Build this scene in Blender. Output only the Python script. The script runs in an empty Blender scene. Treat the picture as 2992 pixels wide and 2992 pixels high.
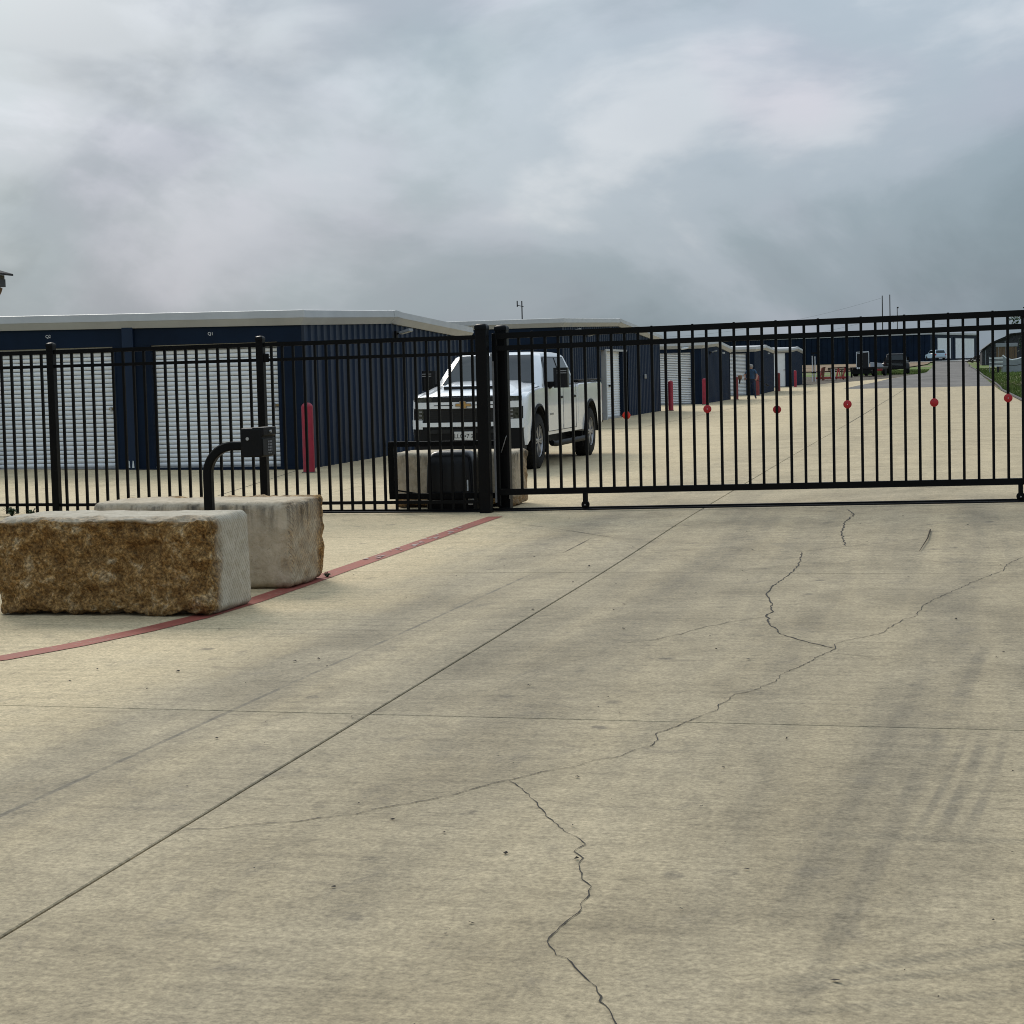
import bpy, bmesh, math, random
from mathutils import Vector, Matrix, noise
R = math.radians
random.seed(7)
scene = bpy.context.scene
COL = scene.collection

# ------------------------------------------------------------------ camera
FOC, PITCH, ROLL, YAW, PPY, HCAM = 5057.9, 0.0593, 0.0253, 0.2475, 1394.7, 1.455
cam_d = bpy.data.cameras.new('camera'); cam = bpy.data.objects.new('camera', cam_d); COL.objects.link(cam)
cam_d.sensor_width = 36.0; cam_d.lens = FOC / 2992 * 36.0
cam_d.shift_y = (PPY - 1496) / 2992
cam_d.clip_start = 0.05; cam_d.clip_end = 9000
Fh = Vector((-math.sin(YAW), math.cos(YAW), 0)); Rt = Vector((math.cos(YAW), math.sin(YAW), 0)); Zu = Vector((0, 0, 1))
Fw = Fh * math.cos(PITCH) - Zu * math.sin(PITCH); Up = Zu * math.cos(PITCH) + Fh * math.sin(PITCH)
cx = Rt * math.cos(ROLL) - Up * math.sin(ROLL); cy = Rt * math.sin(ROLL) + Up * math.cos(ROLL); cz = -Fw
cam.matrix_world = Matrix(((cx.x, cy.x, cz.x, 0), (cx.y, cy.y, cz.y, 0), (cx.z, cy.z, cz.z, HCAM), (0, 0, 0, 1)))
scene.camera = cam
scene.cycles.filter_width = 1.0

# ------------------------------------------------------------------ sky, sun, exposure
SUN_AZ, SUN_EL = R(-37), R(35)          # azimuth from +Y, negative = left
sdir = Vector((math.sin(SUN_AZ) * math.cos(SUN_EL), math.cos(SUN_AZ) * math.cos(SUN_EL), math.sin(SUN_EL)))
world = bpy.data.worlds.new('World'); scene.world = world; world.use_nodes = True
wn = world.node_tree.nodes; wl = world.node_tree.links; wn.clear()

def N(nodes, t, **kw):
    n = nodes.new(t)
    for k, v in kw.items(): setattr(n, k, v)
    return n
def mathn(nodes, links, op, a, b=None, clamp=False):
    n = nodes.new('ShaderNodeMath'); n.operation = op; n.use_clamp = clamp
    for i, v in enumerate((a, b)):
        if v is None: continue
        if isinstance(v, (int, float)): n.inputs[i].default_value = v
        else: links.new(v, n.inputs[i])
    return n.outputs[0]
def ramp(nodes, links, fac, stops, interp='EASE'):
    n = nodes.new('ShaderNodeValToRGB'); n.color_ramp.interpolation = interp
    e = n.color_ramp.elements
    while len(e) < len(stops): e.new(0.5)
    for el, (p, c) in zip(e, stops):
        el.position = p; el.color = (*c, 1) if len(c) == 3 else c
    links.new(fac, n.inputs[0]); return n.outputs[0]
def mixc(nodes, links, fac, a, b, mode='MIX'):
    n = nodes.new('ShaderNodeMix'); n.data_type = 'RGBA'; n.blend_type = mode
    for sock, v in ((n.inputs[0], fac), (n.inputs[6], a), (n.inputs[7], b)):
        if isinstance(v, (int, float)): sock.default_value = v
        elif isinstance(v, (tuple, list)): sock.default_value = (*v, 1)
        else: links.new(v, sock)
    return n.outputs[2]
def noisen(nodes, links, vec, scale, detail=4, rough=.55, dist=0.0):
    n = nodes.new('ShaderNodeTexNoise'); n.inputs['Scale'].default_value = scale
    n.inputs['Detail'].default_value = detail; n.inputs['Roughness'].default_value = rough
    n.inputs['Distortion'].default_value = dist
    links.new(vec, n.inputs['Vector']); return n.outputs[0]
def mapn(nodes, links, vec, scale=(1, 1, 1), loc=(0, 0, 0), rot=(0, 0, 0)):
    n = nodes.new('ShaderNodeMapping'); n.inputs['Scale'].default_value = scale
    n.inputs['Location'].default_value = loc; n.inputs['Rotation'].default_value = rot
    links.new(vec, n.inputs['Vector']); return n.outputs[0]

def build_world():
    n, l = wn, wl
    tc = n.new('ShaderNodeTexCoord'); sep = n.new('ShaderNodeSeparateXYZ')
    nv = n.new('ShaderNodeVectorMath'); nv.operation = 'NORMALIZE'
    l.new(tc.outputs['Generated'], nv.inputs[0]); l.new(nv.outputs[0], sep.inputs[0])
    # soft stratus: noise over the sky dome, slightly flattened towards the horizon
    P = mapn(n, l, nv.outputs[0], (1.0, 1.0, 1.75), SKY_OFF)
    n1 = noisen(n, l, P, 4.0, 8, .53, .4)
    n2 = noisen(n, l, mapn(n, l, P, (1, 1, 1), (5.2, 1.3, 2.0)), 6.5, 6, .5, .5)
    n3 = noisen(n, l, mapn(n, l, P, (1, 1, 1), (1.7, 9.1, 4.0)), 5.0, 3, .5)
    base = ramp(n, l, n1, [(.33, (.168, .222, .268)), (.46, (.228, .286, .340)), (.56, (.305, .356, .418)), (.67, (.44, .470, .520))])
    warm = ramp(n, l, n3, [(.45, (.985, 1.01, 1.0)), (.66, (1.04, .985, 1.0))])
    base = mixc(n, l, 1.0, base, warm, 'MULTIPLY')
    # forward scattering of the hidden sun through thinner cloud
    dp = n.new('ShaderNodeVectorMath'); dp.operation = 'DOT_PRODUCT'; l.new(nv.outputs[0], dp.inputs[0]); dp.inputs[1].default_value = sdir
    g = mathn(n, l, 'POWER', mathn(n, l, 'MAXIMUM', dp.outputs['Value'], 0.0), 13.0)
    thin = ramp(n, l, n2, [(.40, (.12,) * 3), (.62, (1,) * 3)])
    gl = mathn(n, l, 'MULTIPLY', g, thin)
    glow = mixc(n, l, 1.0, (GLOW * .64, GLOW * .63, GLOW * .59), gl, 'MULTIPLY')
    colr = mixc(n, l, 1.0, base, glow, 'ADD')
    lift = mathn(n, l, 'ADD', mathn(n, l, 'MULTIPLY', mathn(n, l, 'MAXIMUM', sep.outputs[2], 0.0), 1.25), .84)
    colr = mixc(n, l, 1.0, colr, lift, 'MULTIPLY')
    bg1 = n.new('ShaderNodeBackground'); l.new(colr, bg1.inputs[0]); bg1.inputs[1].default_value = 1.0
    st = n.new('ShaderNodeTexSky'); st.sky_type = 'NISHITA'; st.sun_disc = False
    st.sun_elevation = SUN_EL; st.sun_rotation = SUN_AZ; st.dust_density = 3
    bg2 = n.new('ShaderNodeBackground'); l.new(st.outputs[0], bg2.inputs[0]); bg2.inputs[1].default_value = 0.06
    mx = n.new('ShaderNodeMixShader'); mx.inputs[0].default_value = 0.9
    l.new(bg2.outputs[0], mx.inputs[1]); l.new(bg1.outputs[0], mx.inputs[2])
    out = n.new('ShaderNodeOutputWorld'); l.new(mx.outputs[0], out.inputs[0])
SKY_OFF = (31.3, 12.7, 2.1); GLOW = 1.2
build_world()
sun_d = bpy.data.lights.new('sun', 'SUN'); sun_d.energy = 1.5; sun_d.angle = R(22); sun_d.color = (1, .93, .82)
sun = bpy.data.objects.new('sun', sun_d); COL.objects.link(sun)
sun.rotation_euler = sdir.to_track_quat('Z', 'Y').to_euler()
vs = scene.view_settings; vs.view_transform = 'Standard'; vs.look = 'None'; vs.gamma = 1.0; vs.exposure = 0.42; vs.use_curve_mapping = False

# ------------------------------------------------------------------ helpers
def sm(t):
    t = min(max(t, 0.0), 1.0); return t * t * (3 - 2 * t)
def zg(X, Y):
    """height of the pavement: slight cross fall at the gate, long rise up the yard"""
    z = .012 * min(max(X + 5.2, 0), 9) * sm((Y - 12) / 5) * (1 - sm((Y - 25) / 25))
    z += .06 * sm((-X - 10) / 6) * sm((Y - 20) / 5) * (1 - sm((Y - 40) / 10))
    t = min(max(Y - 92, 0), 240); z += .0108 * (t * t / (t + 12))
    return z
def tag(o, label=None, cat=None, group=None, kind=None):
    if label: o['label'] = label
    if cat: o['category'] = cat
    if group: o['group'] = group
    if kind: o['kind'] = kind
    return o
def empty(name, loc, label=None, cat=None, group=None, rz=0.0):
    o = bpy.data.objects.new(name, None); COL.objects.link(o); o.location = loc; o.rotation_euler = (0, 0, rz)
    o.empty_display_size = .2
    return tag(o, label, cat, group)
class MB:
    """collects geometry for ONE mesh object"""
    def __init__(s): s.v = []; s.f = []; s.mi = []
    def add(s, vs_, fs, m=0):
        b = len(s.v); s.v += [tuple(p) for p in vs_]
        for f in fs: s.f.append([b + i for i in f]); s.mi.append(m)
        return s
    def box(s, x0, x1, y0, y1, z0, z1, m=0):
        return s.add([(x0, y0, z0), (x1, y0, z0), (x1, y1, z0), (x0, y1, z0), (x0, y0, z1), (x1, y0, z1), (x1, y1, z1), (x0, y1, z1)],
                     [(0, 3, 2, 1), (4, 5, 6, 7), (0, 1, 5, 4), (1, 2, 6, 5), (2, 3, 7, 6), (3, 0, 4, 7)], m)
    def bar(s, a, b, w, h, m=0):
        """square bar from a to b"""
        a = Vector(a); b = Vector(b); d = (b - a).normalized()
        up = Vector((0, 0, 1)) if abs(d.z) < .9 else Vector((0, 1, 0))
        r = d.cross(up).normalized() * w / 2; u = r.cross(d).normalized() * h / 2
        vs_ = [a - r - u, a + r - u, a + r + u, a - r + u, b - r - u, b + r - u, b + r + u, b - r + u]
        return s.add(vs_, [(0, 1, 2, 3), (7, 6, 5, 4), (0, 4, 5, 1), (1, 5, 6, 2), (2, 6, 7, 3), (3, 7, 4, 0)], m)
    def tube(s, pts, r, n=10, m=0, cap=True):
        pts = [Vector(p) for p in pts]; rr = r if isinstance(r, (list, tuple)) else [r] * len(pts)
        rings = []; up = None
        for i, p in enumerate(pts):
            d = (pts[min(i + 1, len(pts) - 1)] - pts[max(i - 1, 0)]).normalized()
            if up is None: up = Vector((0, 0, 1)) if abs(d.z) < .9 else Vector((0, 1, 0))
            x = d.cross(up).normalized(); y = x.cross(d).normalized(); up = y
            rings.append([p + (x * math.cos(2 * math.pi * k / n) + y * math.sin(2 * math.pi * k / n)) * rr[i] for k in range(n)])
        vs_ = [q for g in rings for q in g]; fs = []
        for i in range(len(pts) - 1):
            for k in range(n):
                a = i * n + k; b = i * n + (k + 1) % n; fs.append((a, b, b + n, a + n))
        if cap: fs.append(tuple(range(n - 1, -1, -1))); fs.append(tuple((len(pts) - 1) * n + k for k in range(n)))
        return s.add(vs_, fs, m)
    def lathe(s, prof, c=(0, 0, 0), axis='z', n=24, m=0):
        """prof: list of (radius, height) closed at the ends where radius is 0"""
        vs_ = []; fs = []
        for r, h in prof:
            for k in range(n):
                a = 2 * math.pi * k / n; x, y = r * math.cos(a), r * math.sin(a)
                p = (x, y, h) if axis == 'z' else ((h, x, y) if axis == 'x' else (x, h, y))
                vs_.append((p[0] + c[0], p[1] + c[1], p[2] + c[2]))
        for i in range(len(prof) - 1):
            for k in range(n):
                a = i * n + k; b = i * n + (k + 1) % n; fs.append((a, b, b + n, a + n))
        return s.add(vs_, fs, m)
    def prism(s, poly, d0, d1, axis='y', m=0):
        """poly of 2D points extruded: axis y -> (x,z), x -> (y,z), z -> (x,y)"""
        def P(a, b, d): return (a, d, b) if axis == 'y' else ((d, a, b) if axis == 'x' else (a, b, d))
        n = len(poly); vs_ = [P(a, b, d0) for a, b in poly] + [P(a, b, d1) for a, b in poly]
        fs = [tuple(range(n)), tuple(range(2 * n - 1, n - 1, -1))] + [(i, i + n, (i + 1) % n + n, (i + 1) % n) for i in range(n)]
        return s.add(vs_, fs, m)
    def loft(s, rings, closed=True, cap=True, m=0):
        n = len(rings[0]); vs_ = [p for g in rings for p in g]; fs = []
        for i in range(len(rings) - 1):
            for k in range(n if closed else n - 1):
                a = i * n + k; b = i * n + (k + 1) % n; fs.append((a, b, b + n, a + n))
        if cap and closed: fs.append(tuple(range(n - 1, -1, -1))); fs.append(tuple((len(rings) - 1) * n + k for k in range(n)))
        return s.add(vs_, fs, m)
    def mesh(s, name, mats, smooth=False, fix=True):
        me = bpy.data.meshes.new(name); me.from_pydata(s.v, [], s.f)
        mats = mats if isinstance(mats, (list, tuple)) else [mats]
        for mt in mats: me.materials.append(mt)
        if len(mats) > 1:
            for p, i in zip(me.polygons, s.mi): p.material_index = i
        if fix:
            bm = bmesh.new(); bm.from_mesh(me); bmesh.ops.recalc_face_normals(bm, faces=bm.faces[:]); bm.to_mesh(me); bm.free()
        if smooth:
            me.polygons.foreach_set('use_smooth', [True] * len(me.polygons))
            try: me.set_sharp_from_angle(angle=R(smooth if smooth is not True else 35))
            except Exception: pass
        me.update(); return me
    def build(s, name, mats, parent=None, smooth=False, bevel=0, loc=None, fix=True, seg=2):
        return link(name, s.mesh(name, mats, smooth, fix), parent, bevel, loc, seg)
def link(name, me, parent=None, bevel=0, loc=None, seg=2):
    o = bpy.data.objects.new(name, me); COL.objects.link(o)
    if parent: o.parent = parent
    if loc is not None: o.location = loc
    if bevel:
        b = o.modifiers.new('bevel', 'BEVEL'); b.width = bevel; b.segments = seg; b.limit_method = 'ANGLE'; b.angle_limit = R(40)
        o.data.polygons.foreach_set('use_smooth', [True] * len(o.data.polygons))
        try: o.data.set_sharp_from_angle(angle=R(45))
        except Exception: pass
    return o
def text_mesh(txt, size, depth=.002, align='CENTER'):
    c = bpy.data.curves.new('lettering', 'FONT'); c.body = txt; c.size = size; c.extrude = depth; c.align_x = align; c.align_y = 'CENTER'
    o = bpy.data.objects.new('lettering', c); COL.objects.link(o)
    dg = bpy.context.evaluated_depsgraph_get(); me = bpy.data.meshes.new_from_object(o.evaluated_get(dg))
    bpy.data.objects.remove(o); return me

# ------------------------------------------------------------------ materials
MATS = {}
def pmat(name, col, rough=.5, metal=0.0, var=.12, scale=4.0, bump=0.0, bscale=60.0, spec=.5, coat=0.0, col2=None, stretch=(1, 1, 1)):
    m = bpy.data.materials.new(name); m.use_nodes = True; n = m.node_tree.nodes; l = m.node_tree.links
    b = n['Principled BSDF']
    tc = n.new('ShaderNodeTexCoord'); P = mapn(n, l, tc.outputs['Object'], stretch)
    f = noisen(n, l, P, scale, 6, .6)
    c2 = col2 or tuple(c * (1 - 2.2 * var) for c in col); c1 = col if col2 else tuple(min(c * (1 + var), 1) for c in col)
    l.new(ramp(n, l, f, [(.3, c2), (.7, c1)], 'LINEAR'), b.inputs['Base Color'])
    b.inputs['Metallic'].default_value = metal
    rr = n.new('ShaderNodeMapRange'); rr.inputs[3].default_value = max(rough - .08, .02); rr.inputs[4].default_value = min(rough + .1, 1)
    l.new(f, rr.inputs[0]); l.new(rr.outputs[0], b.inputs['Roughness'])
    b.inputs['Specular IOR Level'].default_value = spec
    if coat: b.inputs['Coat Weight'].default_value = coat; b.inputs['Coat Roughness'].default_value = .04
    if bump:
        bn = n.new('ShaderNodeBump'); bn.inputs['Strength'].default_value = 1; bn.inputs['Distance'].default_value = bump
        l.new(noisen(n, l, tc.outputs['Object'], bscale, 5, .6), bn.inputs['Height']); l.new(bn.outputs[0], b.inputs['Normal'])
    MATS[name] = m; return m
iron = pmat('black powder coat', (.0026, .0027, .0031), .45, 0, .15, 9, .0004, 120, .13)
iron_edge = pmat('bare aluminium', (.32, .32, .33), .45, .6, .1, 8)
navy = pmat('navy wall steel', (.0092, .0220, .050), .48, 0, .14, 1.1, 0, 60, .24, stretch=(1, 1, .35))
navy_flat = pmat('navy flat steel', (.0062, .0150, .034), .55, 0, .16, .9, 0, 60, .12)
trim = pmat('pale grey trim', (.47, .475, .47), .5, 0, .06, 1.4, 0, 60, .4)
roofm = pmat('galvanised roof', (.5, .51, .52), .45, .2, .08, .7)
doorw = pmat('white door steel', (.80, .815, .82), .42, 0, .05, 2.2, 0, 60, .45)
doorb = pmat('beige door hood', (.36, .345, .30), .6, 0, .08, 2)
steelm = pmat('galvanised steel', (.42, .42, .42), .4, .7, .12, 20)
brass = pmat('brass latch', (.30, .22, .10), .45, .6, .15, 20)
redp = pmat('red bollard sleeve', (.34, .022, .045), .45, 0, .14, 6, 0, 60, .4)
redp2 = pmat('faded dark red sleeve', (.22, .030, .028), .5, 0, .2, 6)
redr = pmat('red reflector', (.45, .008, .015), .35, 0, .12, 40, .0006, 300, .5)
orr = pmat('orange reflector', (.75, .035, .012), .35, 0, .1, 40, .0006, 300, .5)
white_paint = pmat('white truck paint', (.78, .80, .82), .22, 0, .03, 2, 0, 60, .5, .8)
black_trim = pmat('black textured plastic', (.0045, .0045, .005), .55, 0, .2, 14, .0008, 300, .18)
gloss_black = pmat('gloss black paint', (.005, .005, .006), .3, 0, .15, 6, 0, 60, .3, .0)
glass = pmat('dark window glass', (.014, .019, .021), .05, 0, .2, 2, 0, 60, .6)
tyre = pmat('tyre rubber', (.012, .012, .012), .8, 0, .25, 12, .002, 60, .2)
alloy = pmat('alloy wheel', (.33, .33, .34), .35, .8, .1, 12)
gold = pmat('gold emblem', (.50, .30, .10), .35, .3, .1, 20)
lampm = pmat('lamp lens', (.07, .068, .06), .12, .2, .4, 30)
platem = pmat('plate white', (.62, .62, .60), .5, 0, .1, 30)
inkm = pmat('black ink', (.004, .004, .004), .7, 0, .1, 10)
letterw = pmat('white lettering', (.7, .72, .72), .6, 0, .05, 10)
led = pmat('grey keypad legend', (.16, .16, .17), .5, 0, .2, 40)
dirtm = pmat('gravel dirt', (.12, .10, .075), .95, 0, .3, 1.2, .02, 20, .2)
earth = pmat('tan earth', (.26, .185, .115), .95, 0, .25, .35, .03, 6, .2)
asphalt = pmat('asphalt', (.165, .152, .138), .9, 0, .16, .45, .004, 60, .3, stretch=(1, .3, 1))
jointm = pmat('joint filler', (.008, .0075, .007), .9, 0, .2, 8)
crackm = pmat('crack shade', (.03, .026, .021), .95, 0, .3, 5)
rust = pmat('rusty steel', (.19, .065, .035), .8, .1, .3, 6)
redsteel = pmat('red machine paint', (.38, .035, .025), .5, 0, .25, 4)
wood = pmat('weathered board', (.17, .115, .07), .85, 0, .25, 5, .002, 30, .3, stretch=(1, 1, .15))
greym = pmat('grey sheet wall', (.27, .285, .30), .7, 0, .1, 1)
whitem = pmat('white painted board', (.62, .62, .60), .6, 0, .1, 2)
shingle = pmat('dark shingle', (.055, .056, .06), .9, 0, .3, 6, .004, 40, .2)
fasciad = pmat('charcoal fascia board', (.05, .055, .06), .7, 0, .12, 3)
bracem = pmat('brown timber brace', (.16, .095, .045), .7, 0, .25, 6)
bluecar = pmat('pale blue car paint', (.42, .56, .66), .25, 0, .06, 1, 0, 60, .5, .6)
skin = pmat('skin', (.42, .22, .15), .6, 0, .1, 10)
shirt = pmat('blue shirt', (.035, .085, .16), .85, 0, .2, 8)
jeans = pmat('dark jeans', (.012, .026, .06), .85, 0, .2, 8)
shoem = pmat('dark shoes', (.012, .011, .011), .7, 0, .2, 8)
hairm = pmat('grey hair', (.33, .31, .29), .8, 0, .25, 30)
strapm = pmat('tan strap', (.30, .17, .10), .7, 0, .2, 20)
polem = pmat('utility pole timber', (.03, .026, .024), .9, 0, .2, 1)
wirem = pmat('grey wire', (.18, .19, .2), .7, 0, .1, 1)
barkm = pmat('bark', (.055, .042, .03), .95, 0, .3, 6, .01, 20, .2)
leafm = pmat('dark foliage', (.045, .075, .035), .8, 0, .4, .8, 0, 60, .2)
grassm = pmat('grass blades', (.13, .18, .045), .85, 0, .35, .6, 0, 60, .2)

def concrete_material(name, random_shift=True):
    m = bpy.data.materials.new(name); m.use_nodes = True; n = m.node_tree.nodes; l = m.node_tree.links
    b = n['Principled BSDF']; geo = n.new('ShaderNodeNewGeometry'); P = geo.outputs['Position']
    sep = n.new('ShaderNodeSeparateXYZ'); l.new(P, sep.inputs[0]); X, Y = sep.outputs[0], sep.outputs[1]
    big = noisen(n, l, P, .22, 4, .55, .3); mid = noisen(n, l, mapn(n, l, P, (1, .75, 1), (3, 7, 0)), 1.3, 6, .62, .4)
    blot = noisen(n, l, mapn(n, l, P, (1.1, .8, 1), (11, 2, 5)), 3.6, 8, .7, .8)
    mott = noisen(n, l, P, 15, 5, .7, .3); fine = noisen(n, l, P, 55, 4, .7); grain = noisen(n, l, P, 230, 2, .6)
    lane = noisen(n, l, mapn(n, l, P, (2.6, .16, 1), (0, 3, 0)), 1.0, 4, .55, .3)
    clean = ramp(n, l, mid, [(.25, (.45, .358, .216)), (.5, (.53, .425, .260)), (.75, (.59, .478, .298))], 'LINEAR')
    dirty = ramp(n, l, mid, [(.25, (.168, .140, .092)), (.5, (.284, .237, .158)), (.75, (.385, .320, .214))], 'LINEAR')
    # driven lane: grimy right of the kerb paint and in front of the gate
    xs = mathn(n, l, 'ADD', X, mathn(n, l, 'MULTIPLY', mathn(n, l, 'SUBTRACT', mid, .5), 1.6))
    mr = n.new('ShaderNodeMapRange'); mr.interpolation_type = 'SMOOTHSTEP'; l.new(xs, mr.inputs[0]); mr.inputs[1].default_value = -4.25; mr.inputs[2].default_value = -3.35
    ys = mathn(n, l, 'ADD', Y, mathn(n, l, 'MULTIPLY', mathn(n, l, 'SUBTRACT', big, .5), 9.0))
    my = n.new('ShaderNodeMapRange'); my.interpolation_type = 'SMOOTHSTEP'; l.new(ys, my.inputs[0])
    my.inputs[1].default_value = 16; my.inputs[2].default_value = 24; my.inputs[3].default_value = 1; my.inputs[4].default_value = .42
    mn = n.new('ShaderNodeMapRange'); mn.interpolation_type = 'SMOOTHSTEP'; l.new(ys, mn.inputs[0])
    mn.inputs[1].default_value = 3.5; mn.inputs[2].default_value = 8.0; mn.inputs[3].default_value = .80; mn.inputs[4].default_value = 1
    d = mathn(n, l, 'MULTIPLY', mathn(n, l, 'MULTIPLY', mr.outputs[0], my.outputs[0]), mn.outputs[0])
    lanef = ramp(n, l, lane, [(.3, (.55,) * 3), (.62, (1,) * 3)], 'LINEAR')
    d = mathn(n, l, 'MULTIPLY', d, lanef, True)
    c = mixc(n, l, d, clean, dirty)
    # blotchy stains, drips
    st = ramp(n, l, blot, [(.57, (0, 0, 0)), (.72, (1, 1, 1))], 'LINEAR')
    st = mathn(n, l, 'MULTIPLY', st, .42)
    c = mixc(n, l, st, c, (.12, .105, .085))
    nvn = n.new('ShaderNodeTexNoise'); nvn.inputs['Scale'].default_value = 9; l.new(P, nvn.inputs['Vector']); noise_vec = nvn.outputs['Color']
    drip = n.new('ShaderNodeTexVoronoi'); drip.voronoi_dimensions = '2D'; drip.inputs['Scale'].default_value = 1.7; l.new(mixc(n, l, .075, mapn(n, l, P, (1, 1, 0)), noise_vec), drip.inputs['Vector'])
    dr = ramp(n, l, drip.outputs['Distance'], [(.035, (1, 1, 1)), (.075, (0, 0, 0))], 'LINEAR')
    dsel = ramp(n, l, drip.outputs['Color'], [(.55, (0, 0, 0)), (.6, (1, 1, 1))], 'CONSTANT')
    c = mixc(n, l, mathn(n, l, 'MULTIPLY', mathn(n, l, 'MULTIPLY', mathn(n, l, 'MULTIPLY', dr, dsel), ramp(n, l, blot, [(.38, (.1,) * 3), (.6, (1,) * 3)])), .6), c, (.09, .078, .06))
    # tyre marks left on the slab: (a + b y + c y^2) paths
    def track(a, bb, cc, w, y0, y1, amt, c_in):
        path = mathn(n, l, 'ADD', mathn(n, l, 'ADD', mathn(n, l, 'MULTIPLY', Y, bb), a), mathn(n, l, 'MULTIPLY', mathn(n, l, 'MULTIPLY', Y, Y), cc))
        dist = mathn(n, l, 'ABSOLUTE', mathn(n, l, 'SUBTRACT', X, path))
        k = n.new('ShaderNodeMapRange'); k.interpolation_type = 'SMOOTHSTEP'; l.new(dist, k.inputs[0]); k.inputs[1].default_value = w * .35; k.inputs[2].default_value = w
        k.inputs[3].default_value = 1; k.inputs[4].default_value = 0
        a1 = n.new('ShaderNodeMapRange'); a1.interpolation_type = 'SMOOTHSTEP'; l.new(Y, a1.inputs[0]); a1.inputs[1].default_value = y0; a1.inputs[2].default_value = y0 + .5
        a2 = n.new('ShaderNodeMapRange'); a2.interpolation_type = 'SMOOTHSTEP'; l.new(Y, a2.inputs[0]); a2.inputs[1].default_value = y1; a2.inputs[2].default_value = y1 - .6
        k2 = mathn(n, l, 'MULTIPLY', mathn(n, l, 'MULTIPLY', k.outputs[0], a1.outputs[0]), a2.outputs[0])
        k2 = mathn(n, l, 'MULTIPLY', mathn(n, l, 'MULTIPLY', k2, ramp(n, l, blot, [(.35, (.25,) * 3), (.6, (1,) * 3)])), amt)
        return mixc(n, l, k2, c_in, (.10, .09, .072))
    c = track(-.72, .098, 0, .05, 3.6, 9.5, .36, c)
    c = track(-.95, .125, -.003, .05, 4.2, 8.5, .26, c)
    c = track(-1.45, .376, -.0215, .034, 5.2, 7.2, .46, c)
    c = track(-1.37, .376, -.0215, .026, 5.2, 7.2, .42, c)
    c = track(-1.52, .376, -.0215, .022, 5.2, 7.2, .40, c)
    c = track(-3.28, .0265, 0, .018, 4.5, 12.5, .65, c)
    c = track(-3.24, .0265, 0, .15, 3.0, 13, .22, c)
    c = track(-2.0, .02, 0, .25, 6.0, 17, .20, c)
    c = track(-.3, .03, 0, .22, 6.0, 17, .18, c)
    # tread print of a turning wheel: bands across the slab
    for a, bb, w, amt in ((4.325, .66, .045, .42), (4.20, .52, .032, .36), (5.395, .0, .05, .30), (4.02, .45, .035, .3)):
        dd = mathn(n, l, 'ABSOLUTE', mathn(n, l, 'SUBTRACT', Y, mathn(n, l, 'ADD', mathn(n, l, 'MULTIPLY', X, bb), a)))
        kk = n.new('ShaderNodeMapRange'); kk.interpolation_type = 'SMOOTHSTEP'; l.new(dd, kk.inputs[0]); kk.inputs[1].default_value = w * .4; kk.inputs[2].default_value = w; kk.inputs[3].default_value = 1; kk.inputs[4].default_value = 0
        kx = n.new('ShaderNodeMapRange'); kx.interpolation_type = 'SMOOTHSTEP'; l.new(X, kx.inputs[0]); kx.inputs[1].default_value = -.65; kx.inputs[2].default_value = -.2
        tre = mathn(n, l, 'ADD', mathn(n, l, 'MULTIPLY', mathn(n, l, 'SINE', mathn(n, l, 'MULTIPLY', mathn(n, l, 'ADD', X, Y), 210.0)), .3), .7)
        k3 = mathn(n, l, 'MULTIPLY', mathn(n, l, 'MULTIPLY', mathn(n, l, 'MULTIPLY', kk.outputs[0], kx.outputs[0]), tre), amt)
        c = mixc(n, l, k3, c, (.11, .10, .075))
    # aggregate and sand grain
    gr = mathn(n, l, 'ADD', mathn(n, l, 'MULTIPLY', mathn(n, l, 'SUBTRACT', fine, .5), 1.75), mathn(n, l, 'ADD', mathn(n, l, 'MULTIPLY', mathn(n, l, 'SUBTRACT', grain, .5), .55), 1.0))
    c = mixc(n, l, 1.0, c, gr, 'MULTIPLY')
    c = mixc(n, l, 1.0, c, ramp(n, l, mott, [(.28, (.74,) * 3), (.5, (1.0,) * 3), (.72, (1.15,) * 3)], 'LINEAR'), 'MULTIPLY')
    streak = noisen(n, l, mapn(n, l, P, (1.3, 17, 1)), 1.0, 4, .6, .2)
    c = mixc(n, l, 1.0, c, ramp(n, l, streak, [(.3, (.86,) * 3), (.5, (1.0,) * 3), (.7, (1.08,) * 3)], 'LINEAR'), 'MULTIPLY')
    if random_shift:
        oi = n.new('ShaderNodeObjectInfo'); k = mathn(n, l, 'ADD', mathn(n, l, 'MULTIPLY', oi.outputs['Random'], .09), .955)
        c = mixc(n, l, 1.0, c, k, 'MULTIPLY')
    l.new(c, b.inputs['Base Color']); b.inputs['Roughness'].default_value = .86; b.inputs['Specular IOR Level'].default_value = .3
    broom = noisen(n, l, mapn(n, l, P, (2.0, 150, 1)), 1.0, 3, .6)
    h = mathn(n, l, 'ADD', mathn(n, l, 'MULTIPLY', fine, .6), mathn(n, l, 'MULTIPLY', broom, .5))
    bp = n.new('ShaderNodeBump'); bp.inputs['Distance'].default_value = .0032; bp.inputs['Strength'].default_value = .8
    l.new(h, bp.inputs['Height']); l.new(bp.outputs[0], b.inputs['Normal'])
    return m
concrete = concrete_material('broomed concrete')

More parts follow.
